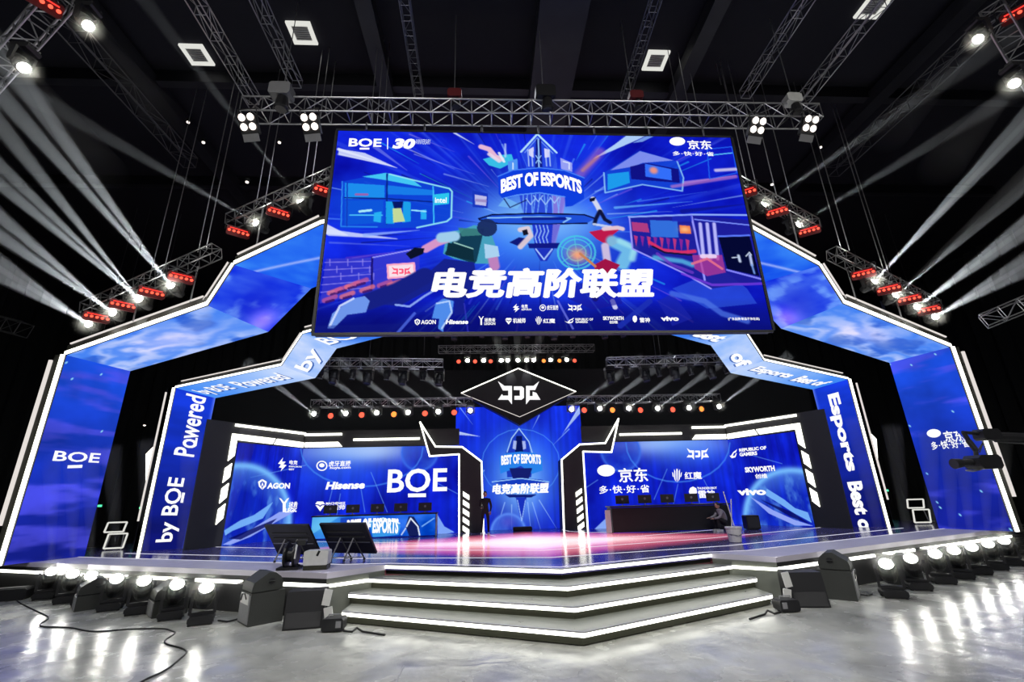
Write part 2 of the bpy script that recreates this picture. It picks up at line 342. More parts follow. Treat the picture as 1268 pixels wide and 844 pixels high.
# ------------------------------------------------------------------ stage
def stage():
    st = thing('stage', 'low grey stage with lit steps and glossy patterned floor under the screens', 'stage', (0, 0, 0))
    SL, C0 = 0.42, 9.47
    cx = 5.25; cyy = C0+SL*cx
    h = 0.225                               # riser
    xs = [4.17, 4.45, 4.78, 4.72]; ye = [12.74, 12.3, 11.85, 11.2]; yc = [11.08, 10.4, 9.65, 8.92]   # ends and points of the four noses
    y0 = yc[0]
    def nose(k): return [(-xs[k], ye[k]), (0, yc[k]), (xs[k], ye[k])]
    # deck: centre (glossy) and two wings
    xe = 17.2
    wing_out = [(cx, cyy), (xe, C0+SL*xe)]
    # glossy centre deck boundary: back from a line offset from the edge
    inset = 1.35
    def edge_in(x): return C0+SL*x+inset
    ctr = [(-xe, edge_in(xe)), (-5.3, edge_in(5.3)), nose(0)[0], (0, y0), nose(0)[2], (5.3, edge_in(5.3)), (xe, edge_in(xe)), (xe, 25), (-xe, 25)]
    m = bpy.data.materials.new('glossy_stage_floor'); m.use_nodes = True; nt = m.node_tree; b = nt.nodes['Principled BSDF']
    tc = nt.nodes.new('ShaderNodeTexCoord'); sp = nt.nodes.new('ShaderNodeSeparateXYZ'); nt.links.new(tc.outputs['Object'], sp.inputs[0])
    # printed floor: blue-violet ground with a red diamond round the middle
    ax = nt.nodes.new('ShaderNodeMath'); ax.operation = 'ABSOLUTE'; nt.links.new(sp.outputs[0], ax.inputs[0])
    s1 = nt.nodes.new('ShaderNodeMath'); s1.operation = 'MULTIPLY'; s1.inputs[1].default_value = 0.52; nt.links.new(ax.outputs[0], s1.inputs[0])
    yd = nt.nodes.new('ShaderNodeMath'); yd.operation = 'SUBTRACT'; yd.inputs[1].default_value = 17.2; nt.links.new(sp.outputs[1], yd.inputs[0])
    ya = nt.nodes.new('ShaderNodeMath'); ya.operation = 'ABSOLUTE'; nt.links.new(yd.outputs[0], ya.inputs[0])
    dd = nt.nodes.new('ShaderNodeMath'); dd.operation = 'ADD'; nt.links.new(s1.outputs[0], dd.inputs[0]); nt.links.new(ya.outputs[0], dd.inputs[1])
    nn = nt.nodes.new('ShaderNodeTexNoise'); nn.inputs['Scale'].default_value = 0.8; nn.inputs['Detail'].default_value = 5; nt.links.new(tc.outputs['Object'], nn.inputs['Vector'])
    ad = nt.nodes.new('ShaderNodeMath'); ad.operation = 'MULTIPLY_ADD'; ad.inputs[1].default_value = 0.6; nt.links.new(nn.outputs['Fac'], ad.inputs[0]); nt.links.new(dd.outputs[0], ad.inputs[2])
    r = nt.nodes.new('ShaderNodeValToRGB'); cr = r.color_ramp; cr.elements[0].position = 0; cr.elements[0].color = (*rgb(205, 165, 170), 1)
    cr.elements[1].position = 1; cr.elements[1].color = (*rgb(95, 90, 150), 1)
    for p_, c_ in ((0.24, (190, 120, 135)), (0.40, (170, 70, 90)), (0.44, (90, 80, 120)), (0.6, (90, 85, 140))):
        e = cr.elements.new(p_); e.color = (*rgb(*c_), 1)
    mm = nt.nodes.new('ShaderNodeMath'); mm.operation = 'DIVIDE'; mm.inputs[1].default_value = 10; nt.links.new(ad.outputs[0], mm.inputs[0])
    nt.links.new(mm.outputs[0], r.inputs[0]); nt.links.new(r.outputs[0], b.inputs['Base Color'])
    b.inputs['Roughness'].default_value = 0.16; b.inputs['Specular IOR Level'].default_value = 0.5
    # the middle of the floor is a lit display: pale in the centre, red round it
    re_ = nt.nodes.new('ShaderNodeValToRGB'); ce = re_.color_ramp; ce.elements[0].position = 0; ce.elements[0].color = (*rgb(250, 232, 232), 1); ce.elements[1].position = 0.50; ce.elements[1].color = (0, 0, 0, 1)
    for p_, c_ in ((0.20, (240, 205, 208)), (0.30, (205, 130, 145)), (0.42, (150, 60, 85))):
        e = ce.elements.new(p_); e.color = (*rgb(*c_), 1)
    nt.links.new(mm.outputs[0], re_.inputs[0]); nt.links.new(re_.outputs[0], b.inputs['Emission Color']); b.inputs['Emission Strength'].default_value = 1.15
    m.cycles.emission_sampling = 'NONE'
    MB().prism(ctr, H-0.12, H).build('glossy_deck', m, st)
    for s in (-1, 1):
        wp = [(s*cx, cyy), (s*xe, C0+SL*xe), (s*xe, edge_in(xe)), (s*5.3, edge_in(5.3)), (s*4.17, nose(0)[2][1])]
        MB().prism(wp, H-0.12, H).build('wing_deck', MT['wing'], st)
        # wing fascia, upper lip, recessed light line, lower board
        def wall(x0, x1, z0, z1, dy, name, ma):
            d = 1/math.hypot(1, SL); nx, ny = SL*d*dy, -d*dy
            p = [(x0, C0+SL*x0), (x1, C0+SL*x1), (x1, C0+SL*x1+0.3), (x0, C0+SL*x0+0.3)]
            MB().prism([(s*(a+nx), b_+ny) for a, b_ in p[:2]]+[(s*a, b_) for a, b_ in p[2:]], z0, z1).build(name, ma, st)
        wall(cx, xe, 0.70, H-0.12, 0.0, 'fascia_lip', MT['dark'])
        wall(cx, xe, 0.0, 0.60, -0.08, 'fascia_board', MT['dark'])
        for x0, x1 in ((cx, 7.2), (7.7, 9.0), (9.7, 10.9), (11.6, 13.6), (14.0, 16.8)):
            wall(x0, x1, 0.62, 0.685, 0.005, 'edge_light', MT['frontstrip'])
        # cheek between the steps and the wing corner
        n1 = nose(1)[2]; n3 = nose(3)[2]
        MB().prism([(s*cx, cyy), (s*4.46, 12.30), (s*4.18, 12.74), (s*cx, cyy+0.9)], 0, H-0.12).build('step_cheek', MT['cheek'], st)
        a = (s*cx, cyy, 0.65); b2 = (s*4.42, n1[1], 0.65)
        MB().prism([(s*(cx+0.01), cyy-0.03), (s*4.43, 12.26), (s*4.46, 12.31), (s*(cx+0.02), cyy+0.02)], 0.62, 0.685).build('edge_light', MT['frontstrip'], st)
    # steps
    for k in range(4):
        nz = nose(k); zt = H-k*h; y_back = 13.0
        nxt = nose(k)
        step = thing_child('step', st)
        if k:
            MB().prism(nz+[(xs[k], max(ye[k], 12.6)), (-xs[k], max(ye[k], 12.6))], zt-0.06, zt).build('tread', MT['tread'], step)
        back = [(x, y+0.10) for x, y in nz]
        MB().prism(back+[(back[2][0], back[2][1]+0.3), (0, yc[k]+0.4), (back[0][0], back[0][1]+0.3)], max(0, zt-h), zt-0.07).build('riser', MT['fascia'], step)
        for sgn, (p, q) in ((-1, (nz[0], nz[1])), (1, (nz[1], nz[2]))):
            MB().prism([(p[0], p[1]-0.02), (q[0], q[1]-0.02), (q[0], q[1]+0.05), (p[0], p[1]+0.05)], zt-0.085, zt-0.015).build('step_light', MT['frontstrip'], step)
            MB().prism([(p[0], p[1]-0.035), (q[0], q[1]-0.035), (q[0], q[1]+0.05), (p[0], p[1]+0.05)], zt-0.015, zt+0.004).build('nosing', MT['grey'], step)
    # light lines in the glossy floor
    def fl(pts, wd=0.05):
        for (x0, y0_), (x1, y1) in zip(pts[:-1], pts[1:]):
            d = Vector((x1-x0, y1-y0_, 0)); n = Vector((-d.y, d.x, 0)).normalized()*wd/2
            MB().prism([(x0-n.x, y0_-n.y), (x1-n.x, y1-n.y), (x1+n.x, y1+n.y), (x0+n.x, y0_+n.y)], H, H+0.004).build('floor_light_line', MT['floorline'], st)
    e5 = edge_in(5.0)
    fl([(-xe, edge_in(xe)), (-5.3, e5+0.12), (-4.1, 12.95), (0, y0+0.25), (4.1, 12.95), (5.3, e5+0.12), (xe, edge_in(xe))])
    fl([(-14, edge_in(14)+1.1), (-5.4, e5+1.3), (0, 13.0), (5.4, e5+1.3), (14, edge_in(14)+1.1)], 0.06)
    fl([(-12.5, 19.5), (-6, 16.5), (0, 14.6), (6, 16.5), (12.5, 19.5)], 0.05)
    fl([(-9, 20.3), (-4.0, 18.0), (0, 17.0), (4.0, 18.0), (9, 20.3)], 0.04)
    fl([(-1.75, 22.2), (-1.75, 21.2), (-1.3, 20.0)], 0.04); fl([(1.75, 22.2), (1.9, 21.2), (2.6, 20.2), (8, 20.2)], 0.04)
    return st
def thing_child(name, parent, loc=(0, 0, 0)):
    o = bpy.data.objects.new(name, None); COL.objects.link(o); o.parent = parent; o.location = loc; return o
stage()

# ------------------------------------------------------------------ display portals
def lerp3(a, b, t): return a+(b-a)*t
def portal(name, label, front, back, cfun_f, cfun_b, paint, ledw, seed, bead=True):
    root = thing(name, label, 'portal')
    frames = {}
    for s in (-1, 1):
        F = [np.array([s*x, cfun_f(x), z]) for x, z in front]; B = [np.array([s*x, cfun_b(x), z]) for x, z in back]
        acc = 0
        for i in range(len(F)-1):
            L = np.linalg.norm(F[i+1]-F[i]); Wd = np.linalg.norm(B[i]-F[i])
            ns = max(2, int(L/0.06)); ns = min(ns, 130); ntt = 44
            S, Tt = np.meshgrid(np.linspace(0, 1, ns), np.linspace(0, 1, ntt), indexing='ij')
            f_ = F[i][None, None]+(F[i+1]-F[i])[None, None]*S[..., None]; b_ = B[i][None, None]+(B[i+1]-B[i])[None, None]*S[..., None]
            P = f_+(b_-f_)*Tt[..., None]
            col = paint(i, acc+S*L, Tt, seed+i*7+(0 if s < 0 else 3), ns, ntt)
            grid_mesh('display_face', P.reshape(-1, 3), ntt, ns, col.reshape(-1, 3), SCREEN, root)
            # body behind the display
            up = np.cross(F[i+1]-F[i], B[i]-F[i]); up /= np.linalg.norm(up); up = up*(1 if s < 0 else -1)
            if i == 0: up = np.array([s*1.0, 0, 0])
            elif up[2] < 0: up = -up
            th = 0.32
            vs = []; fs = []; m_, k_ = 9, 5
            for lay in (0.02, th):
                for a_ in range(m_):
                    for b_ in range(k_):
                        f2 = F[i]+(F[i+1]-F[i])*a_/(m_-1); g2 = B[i]+(B[i+1]-B[i])*a_/(m_-1); vs.append(tuple(f2+(g2-f2)*b_/(k_-1)+up*lay))
            N_ = m_*k_
            for a_ in range(m_-1):
                for b_ in range(k_-1):
                    c_ = a_*k_+b_; fs += [(c_, c_+1, c_+k_+1, c_+k_), (N_+c_, N_+c_+1, N_+c_+k_+1, N_+c_+k_)]
            for a_ in range(m_-1): fs += [(a_*k_, (a_+1)*k_, N_+(a_+1)*k_, N_+a_*k_), (a_*k_+k_-1, (a_+1)*k_+k_-1, N_+(a_+1)*k_+k_-1, N_+a_*k_+k_-1)]
            for b_ in range(k_-1): fs += [(b_, b_+1, N_+b_+1, N_+b_), (N_-k_+b_, N_-k_+b_+1, 2*N_-k_+b_+1, 2*N_-k_+b_)]
            MB().add(vs, fs).build('cabinet', MT['dark'], root)
            # front edge: light line and bead line
            fo = np.array([0, -0.06, 0])
            a, b = F[i]+fo+up*0.02, F[i+1]+fo+up*0.02
            def bar(a, b, w0, w1, dep, nm, ma, end=0.0, start=None):
                a2 = a+(b-a)*(end if start is None else start); b2 = b-(b-a)*end
                v = []
                for p in (a2, b2):
                    for ww, dd in ((w0, 0), (w1, 0), (w1, dep), (w0, dep)): v.append(tuple(p+up*ww+np.array([0, -dd, 0])))
                MB().add(v, [(0,1,2,3),(4,5,6,7),(0,1,5,4),(1,2,6,5),(2,3,7,6),(3,0,4,7)]).build(nm, ma, root)
            bar(a, b, -0.02, ledw*0.8, 0.05, 'edge_light', MT['strip'])
            bar(a, b, ledw+0.005, ledw*1.6+0.12, 0.0, 'edge_frame', MT['edgef'])
            if bead and i < len(F)-1:
                bar(a, b, ledw*1.6+0.13, ledw*1.6+(0.22 if i == 0 and ledw > 0.1 else 0.165), 0.06, 'bead_light', MT['striplo'], 0.03, 0.17 if i == 0 else 0.03)
            frames[(s, i)] = (F[i], F[i+1], B[i], B[i+1])
            acc += L
    return root, frames
def wisps(S, Tt, seed, ns, nt, freq=(6, 3)):
    return vnoise(ns, nt, freq, seed, 4)
def paint_outer(i, S, Tt, seed, ns, nt):
    n = wisps(S, Tt, seed, ns, nt, (7, 2) if i == 0 else (3, 2)); n2 = wisps(S, Tt, seed+50, ns, nt, (16, 1))
    c = np.zeros((ns, nt, 3))
    def mixc(a, b, m): m = m[..., None]; return np.array(a)/255*(1-m)+np.array(b)/255*m
    if i == 0:
        t = np.clip((S-0.3)/6.2, 0, 1)
        c = mixc((22, 34, 150), (30, 86, 238), t**1.3)
        c = c*(1-np.clip((n2-0.5)*5, 0, 0.7)[..., None])+np.array((84, 84, 235))/255*np.clip((n2-0.5)*5, 0, 0.7)[..., None]
        c *= (0.78+0.4*n)[..., None]
        st = (np.random.RandomState(seed).rand(ns, nt) > 0.9985)[..., None]; c = np.maximum(c, st*np.array([0.6, 0.9, 1.0]))
    elif i == 1:
        e = np.exp(-(((S-S.min()-0.55*(S.max()-S.min()))/1.6)**2+((Tt-0.45)/0.28)**2))
        sw = np.sin(Tt*9+n*9+S*1.2)*0.5+0.5
        n4 = vnoise(ns, nt, (5, 3), seed+90, 5); sw = np.sin((Tt+0.9*(n4-0.5))*14+(S-S.min())*0.9+n*5)*0.5+0.5; tt = (S-S.min())/(S.max()-S.min())
        c = mixc((52, 120, 242), (205, 215, 255), np.clip(0.15+0.95*sw*n+0.35*e+0.15*(Tt-0.3), 0, 1)); c = c*(1-np.clip((0.42-n4)*3, 0, 0.4)[..., None]*np.array([1, 0.7, 0.3]))
        c += e[..., None]*np.array([0.10, 0.04, 0.02])
    elif i == 2:
        n4 = vnoise(ns, nt, (3, 3), seed+90, 5); c = mixc((14, 44, 225), (110, 160, 255), np.clip((n-0.3)*1.2+np.clip((n4-0.55)*5, 0, 0.6), 0, 1)); e = np.exp(-(((Tt-0.5)/0.25)**2+((S-S.min()-0.5)/0.7)**2)); c = c*(1-e[..., None]*0.4)+np.array((40, 50, 200))/255*e[..., None]*0.4
        e2 = np.exp(-(((Tt-0.8)/0.18)**2+((S-S.min()-0.2)/0.35)**2)); c += e2[..., None]*np.array((0.45, 0.25, 0.2))
    else:
        c = mixc((20, 80, 235), (60, 140, 250), np.clip((n-0.3)*1.8, 0, 1)); e = np.exp(-((Tt-0.25-(S-S.min())*0.12)/0.03)**2)*0.8; c = c*(1-e[..., None])+np.array((0.7, 0.75, 1))*e[..., None]
    return c
def paint_inner(i, S, Tt, seed, ns, nt):
    n = wisps(S, Tt, seed, ns, nt, (6, 2)); n2 = wisps(S, Tt, seed+50, ns, nt, (14, 1))
    def mixc(a, b, m): m = m[..., None]; return np.array(a)/255*(1-m)+np.array(b)/255*m
    if i == 0:
        c = mixc((16, 22, 110), (24, 62, 228), np.clip((S-0.5)/5.0, 0, 1)); c *= (0.8+0.35*n2)[..., None]
        e = np.clip((Tt-0.92)/0.08, 0, 1)*np.clip((S-3.0)/3, 0, 1)+np.clip((Tt-0.93)/0.07, 0, 1)*np.clip(1.6-S, 0, 1)
        c = c*(1-e[..., None]*0.8)+np.array((120, 150, 255))/255*e[..., None]*0.8
    elif i == 1:
        L = S.max()-S.min(); t = np.clip((S-S.min())/L, 0, 1); c = mixc((60, 135, 245), (205, 222, 255), np.clip(t*0.9+0.35*(n-0.4), 0, 1))
    elif i == 2:
        c = mixc((145, 185, 252), (218, 228, 255), np.clip(n*1.3-0.2, 0, 1))
    else:
        L = S.max()-S.min(); t = np.clip((S-S.min())/L*1.8, 0, 1); c = mixc((160, 195, 255), (60, 125, 240), np.clip(t+0.4*(n-0.5), 0, 1))
    return c
of_f = lambda x: max(9.14+0.4*x, 11.65); of_b = lambda x: max(11.3+0.4*x, 13.0)
outer, ofr = portal('outer_portal', 'tall outer portal of blue display panels with white lit edge around the stage', [(15.65, 0.92), (15.62, 7.28), (9.92, 8.08), (9.2, 9.29), (6.3, 9.98), (0, 11.2)],
    [(14.9, 0.92), (14.9, 7.22), (8.93, 7.88), (7.45, 9.2), (5.6, 9.6), (0, 10.8)], of_f, of_b, paint_outer, 0.11, 11)
if_f = lambda x: 12.6+0.42*x; if_b = lambda x: 14.0+0.39*x
inner, ifr = portal('inner_portal', 'inner portal of blue display panels carrying white lettering, inside the taller one', [(13.9, 0.92), (13.9, 6.82), (9.01, 7.11), (8.28, 8.22), (7.8, 8.26), (0, 9.1)],
    [(12.77, 0.92), (12.6, 6.5), (8.06, 6.84), (7.28, 7.9), (4.73, 8.18), (0, 8.7)], if_f, if_b, paint_inner, 0.075, 31)
def seg_frame(q, flip):
    "frame on one leg panel: u from the edge seen left to the edge seen right, v up along it"
    F0, F1, B0, B1 = q
    if not flip: O = F0; U = B0-F0; V = F1-F0
    else: O = B0; U = F0-B0; V = B1-B0
    V = V-U*(V@U)/(U@U)
    return Frame(O, U, V, np.linalg.norm(U), np.linalg.norm(V))
lo = seg_frame(ofr[(-1, 0)], False); ro = seg_frame(ofr[(1, 0)], True); li = seg_frame(ifr[(-1, 0)], False); ri = seg_frame(ifr[(1, 0)], True)
letters(lo, 'BOE', (68, 557.5), (122, 573), outer, 0.02); 
shape(lo, [[(83.6, 575.9), (102, 575.1), (101.4, 578.9), (83, 579.6)]], lambda x, y: (x, y), outer, 'emblem')
def jd(fr, blob_a, blob_b, cj_a, cj_b, sl_a, sl_b, parent):
    emblem(fr, 'blob', blob_a, blob_b, parent)
    letters(fr, '京东', cj_a, cj_b, parent, 0.035); letters(fr, '多·快·好·省', sl_a, sl_b, parent, 0.03, space=1.15)
jd(ro, (1145, 531), (1166, 547), (1167, 534), (1196, 545), (1152, 547), (1202, 553), outer)
def letters_quad(q, body, s0, s1, t0, t1, parent, bold=0.02, shear=0.0, flipt=False, rev=False, off=0.015, ma='text'):
    if abs(q[0][0]-q[1][0]) > 0.4 and ma == 'text': letters_quad(q, body, s0+0.008, s1+0.008, t0+0.05, t1+0.05, parent, bold, shear, flipt, rev, off-0.006, 'textdark')
    "lettering running along a portal panel: s along the portal, t across it"
    F0, F1, B0, B1 = q; v, f = text_mesh(body, bold, shear)
    vs = []
    nrm = np.cross(F1-F0, B0-F0); nrm /= np.linalg.norm(nrm); cen = (F0+F1+B0+B1)/4
    if nrm@(CAM-cen) < 0: nrm = -nrm
    for x, y, _ in v:
        if rev: x = 1-x; 
        if flipt: y = 1-y
        S = s0+(s1-s0)*x; T = t0+(t1-t0)*y
        a = F0+(F1-F0)*S; b = B0+(B1-B0)*S; vs.append(tuple(a+(b-a)*T+nrm*off))
    me = bpy.data.meshes.new('lettering'); me.from_pydata(vs, [], f); me.update(); return obj('lettering', me, MT[ma], parent)
# left leg reads upward, top of letters toward the front edge
q = ifr[(-1, 0)]
letters_quad(q, 'by BOE', 0.045, 0.435, 0.78, 0.27, inner); letters_quad(q, 'Powered', 0.575, 0.985, 0.78, 0.27, inner)
for mark in ([(226, 609.5), (229.5, 609.8), (226.8, 622.3), (223.6, 622)], [(242.5, 542), (245.3, 542.3), (243.6, 552.3), (240.8, 552)]): shape(li, [mark], lambda x, y: (x, y), inner, 'underline_mark', 'text', 0.08)
shape(li, [[(223.5, 610), (226.5, 610), (229, 622), (226, 622)][::1], [(241, 541.5), (244, 541.5), (241.8, 552.5), (238.8, 552.5)]], lambda x, y: (x, y), inner, 'emblem') if False else None
q = ifr[(-1, 1)]; letters_quad(q, 'by BOE', 0.05, 0.35, 0.8, 0.25, inner); letters_quad(q, 'Powered', 0.42, 0.86, 0.75, 0.25, inner)
q = ifr[(-1, 2)]; letters_quad(q, 'by', 0.08, 0.75, 0.85, 0.30, inner)
q = ifr[(-1, 3)]; 
F0, F1, B0, B1 = ifr[(-1, 3)]
letters_quad(q, 'BOE', 0.02, 0.98, 0.75, 0.3, inner)
q = ifr[(1, 0)]
letters_quad(q, 'Best of', 0.30, -0.06, 0.73, 0.33, inner, 0.045); letters_quad(q, 'Esports', 0.93, 0.37, 0.73, 0.33, inner, 0.045)
q = ifr[(1, 1)]; letters_quad(q, 'Best of', 0.42, 0.06, 0.73, 0.28, inner, 0.045); letters_quad(q, 'Esports', 0.93, 0.5, 0.73, 0.28, inner, 0.045)
q = ifr[(1, 2)]; letters_quad(q, 'of', 0.5, 0.05, 0.75, 0.3, inner, 0.045)
q = ifr[(1, 3)]; letters_quad(q, 'Best', 0.9, 0.05, 0.8, 0.35, inner, 0.045)
# glowing side panels on the outside of the inner portal legs
for s in (-1, 1):
    x0 = 14.08; yy = 18.55
    MB().prism([(s*x0, 2.95), (s*(x0+0.26), 3.2), (s*(x0+0.5), 4.3), (s*(x0+0.12), 4.78), (s*x0, 4.78)], yy, yy+0.1, 'XZ').build('side_light_panel', MT['panel'], inner)

# ------------------------------------------------------------------ main hanging screen
def A7(x, y): return 390+x/3.246, 160+y/3.246
def A8(x, y): return 660+x/3.246, 160+y/3.246
def main_screen():
    w, h, z0 = 11.86, 6.3, 6.46
    fr = Frame((-w/2+0.02, 11.03, z0), (1, 0, 0), (0, 0, 1), w, h)
    root = thing('main_screen', 'huge hanging display with esports artwork above the stage', 'screen', (0, 11.03, z0))
    def body(bx, nm, ma):
        o = bx.build(nm, ma, root); o.location = (0, -11.03, -z0); return o
    cv = Canvas(fr, 640, (14, 30, 205)); a = cv
    n = vnoise(cv.H, cv.W, (5, 8), 3, 5); n2 = vnoise(cv.H, cv.W, (3, 5), 9, 3)
    a.a += (n[..., None]-0.5)*np.array([0.08, 0.22, 0.5]); 
    cx, cyc = cv.c((667, 290)); ang = np.arctan2(cv.yy-cyc, (cv.xx-cx)); rr = np.hypot((cv.xx-cx)/cv.W, (cv.yy-cyc)/cv.W)
    rays = np.interp((ang/math.pi+1)*180, np.arange(0, 361), np.random.RandomState(5).rand(361))
    rays = rays*0.6+0.4*np.interp((ang/math.pi+1)*60, np.arange(0, 121), np.random.RandomState(6).rand(121))
    m = np.clip((rays-0.55)*2.2, 0, 1)*np.clip(rr*3, 0, 1)*np.clip(1.1-rr*1.2, 0, 1)
    a.mix(m*0.45, (40, 110, 250)); a.mix(np.clip((rays-0.72)*3.5, 0, 1)*np.clip(rr*2.4-0.25, 0, 1)*0.5, (110, 120, 250))
    a.glow((667, 285), 120, 85, (70, 160, 255), 0.85); a.glow((650, 268), 70, 40, (150, 205, 255), 0.6); a.glow((700, 275), 60, 32, (140, 195, 255), 0.5)
    a.glow((430, 250), 60, 40, (20, 90, 230), 0.5); 
    rs = np.random.RandomState(11)
    for k in range(110):
        t_ = rs.rand()*2*math.pi; r0 = 60+rs.rand()*160; r1 = r0+20+rs.rand()*90; c0 = (667+math.cos(t_)*r0, 285+math.sin(t_)*r0*0.55); c1 = (667+math.cos(t_)*r1, 285+math.sin(t_)*r1*0.55)
        a.line([c1, c0], 1.2+rs.rand()*2.2, [(90, 150, 255), (150, 190, 255), (10, 16, 110), (120, 90, 230), (40, 190, 250)][rs.randint(5)], 0.55, 1.0, True)
    # bottom dark floor
    for k in range(14):
        yv = 372+k*3; a.poly([(380, yv), (960, yv-3), (960, 430), (380, 430)], (8, 10, 90), 0.10)
    a.poly([A8(560, 640), A8(760, 560), A8(860, 640), A8(900, 700), A8(700, 720)], (60, 110, 235), 0.5)
    # streaks upper left
    for x0, y0, x1, y1, wd, c, al in ((95, 80, 330, 155, 7, (215, 225, 255), .9), (95, 100, 250, 135, 5, (200, 215, 255), .6), (240, 70, 370, 165, 9, (130, 140, 240), .6), (330, 60, 560, 160, 4, (190, 200, 255), .6),
                              (400, 100, 640, 180, 3, (180, 190, 255), .5), (40, 400, 130, 425, 22, (225, 230, 255), .9), (60, 415, 330, 440, 14, (215, 225, 255), .85), (200, 425, 420, 405, 8, (150, 180, 255), .8),
                              (60, 455, 380, 470, 4, (120, 140, 240), .5), (130, 520, 350, 490, 8, (120, 50, 190), .5), (560, 14, 640, 60, 5, (230, 240, 255), .8), (520, 180, 700, 230, 4, (170, 200, 255), .5), (380, 20, 560, 90, 3, (170, 140, 240), .5)):
        a.line([A7(x0, y0), A7(x1, y1)], wd*0.75, c, al, 1.5, True)
    a.poly([A7(95, 78), A7(200, 95), A7(330, 155), A7(200, 125), A7(95, 102)], (225, 232, 255), 0.85)
    # white light streaks right
    a.poly([A8(330, 60), A8(380, 22), A8(475, 15), A8(420, 42), A8(240, 120)], (190, 225, 255), 0.9); a.poly([A8(400, 55), A8(470, 20), A8(505, 18), A8(440, 50)], (160, 210, 255), .7)
    a.line([A8(190, 180), A8(270, 90)], 16, (190, 110, 190), .5, 8); a.line([A8(200, 165), A8(260, 110)], 6, (230, 150, 110), .5, 4)
    for x0, y0, x1, y1, wd, c, al in ((600, 215, 820, 185, 7, (200, 150, 220), .7), (330, 315, 640, 290, 6, (110, 190, 255), .7), (300, 340, 560, 330, 3, (170, 210, 255), .6), (420, 290, 700, 250, 3, (90, 150, 255), .6),
                              (250, 250, 420, 200, 3, (150, 200, 255), .5), (600, 330, 860, 300, 10, (15, 20, 120), .6)):
        a.line([A8(x0, y0), A8(x1, y1)], wd*0.75, c, al, 1.5, True)
    # lit room upper left
    R = lambda *p: [A7(x, y) for x, y in p]
    a.poly(R((110, 210), (290, 175), (545, 240), (550, 365), (400, 395), (100, 400)), (14, 70, 215), 0.9)
    a.poly(R((190, 190), (285, 175), (395, 205), (430, 232), (290, 205)), (70, 205, 245), .95)
    a.poly(R((120, 215), (280, 225), (280, 275), (120, 280)), (30, 150, 240), .9); a.poly(R((292, 225), (480, 245), (480, 265), (292, 262)), (25, 130, 235), .9)
    a.line(R((120, 275), (280, 278), (480, 292)), 2.2, (10, 35, 130)); a.line(R((290, 180), (288, 380)), 2.6, (8, 40, 140)); a.line(R((475, 230), (478, 380)), 2, (60, 190, 250))
    a.poly(R((120, 285), (275, 285), (275, 375), (120, 385)), (14, 90, 220), .8); a.poly(R((285, 290), (320, 290), (318, 380), (285, 380)), (28, 165, 235), .95); a.poly(R((355, 290), (385, 292), (385, 370), (352, 375)), (28, 165, 235), .95)
    a.poly(R((312, 318), (345, 315), (362, 370), (315, 375)), (205, 225, 150), .95); a.poly(R((310, 290), (355, 290), (350, 316), (318, 318)), (6, 18, 90), .9)
    a.line(R((140, 345), (270, 345)), 2, (80, 200, 250)); a.poly(R((238, 335), (268, 330), (265, 375), (235, 370)), (40, 180, 245), .95); a.poly(R((425, 325), (448, 322), (448, 362), (425, 362)), (40, 180, 245), .95)
    a.line(R((390, 325), (445, 330)), 2.5, (150, 230, 255)); a.line(R((180, 330), (225, 325)), 4, (170, 235, 250)); a.line(R((165, 262), (210, 262)), 4, (180, 90, 160), .8)
    a.poly(R((478, 262), (540, 255), (538, 300), (480, 305)), (45, 205, 240), .95); a.line(R((300, 180), (400, 205), (540, 238), (551, 250), (548, 355), (530, 370), (410, 395)), 2.6, (150, 235, 245), .95, 1)
    a.line(R((110, 210), (105, 390), (250, 392)), 2, (50, 150, 245), .8); a.line(R((130, 215), (128, 388)), 2, (20, 60, 190))
    # brick wall room lower left
    a.poly(R((45, 520), (230, 515), (420, 480), (420, 560), (235, 650), (20, 700)), (60, 60, 205), .75)
    for k in range(5): a.line(R((40-k*4, 535+k*30), (225, 530+k*26)), 1.6, (150, 140, 240), .7)
    for k in range(9): a.line(R((60+k*22+(k % 2)*6, 522+(k % 3)*28), (60+k*22+(k % 2)*6, 548+(k % 3)*28)), 1.6, (150, 140, 240), .7)
    a.line(R((230, 515), (228, 645)), 3, (30, 20, 120)); a.line(R((232, 515), (420, 478)), 2, (150, 150, 250))
    a.poly(R((292, 545), (398, 538), (402, 590), (295, 598)), (250, 225, 235)); a.line(R((292, 545), (398, 538), (402, 590), (295, 598), (292, 545)), 3, (250, 170, 200))
    for k, (x, y) in enumerate(((80, 650), (110, 640), (150, 625), (185, 612), (210, 640), (280, 620), (320, 618), (60, 680), (130, 665))):
        a.line(R((x-22, y+8), (x+22, y-8)), 7, (200, 90, 150) if k % 2 else (240, 120, 130), .75, 2); a.line(R((x-14, y+14), (x+14, y+6)), 4, (60, 20, 100), .8)
    # small floating screens
    a.poly(R((632, 245), (695, 258), (695, 318), (634, 312)), (25, 55, 190)); a.poly(R((642, 262), (690, 270), (688, 308), (644, 302)), (190, 190, 235)); a.line(R((650, 285), (685, 288)), 5, (150, 130, 190), .8, 2)
    # dragon-like creature, kept as an abstract swirl of light
    a.poly(R((675, 120), (730, 105), (790, 100), (800, 130), (745, 158), (700, 145)), (60, 205, 235), .9); a.line(R((668, 70), (700, 80), (725, 110), (750, 120)), 9, (240, 190, 215), .95, 2); a.line(R((765, 60), (765, 110)), 3, (200, 220, 255), .8, 2); a.line(R((740, 95), (760, 130)), 4, (230, 240, 255), .9); a.line(R((700, 100), (740, 128)), 6, (235, 215, 235), .9, 2)
    # upper right floating room
    Q = lambda *p: [A8(x, y) for x, y in p]
    a.poly(Q((285, 175), (430, 85), (580, 130), (605, 205), (600, 248), (440, 220), (290, 255)), (20, 70, 215), .85)
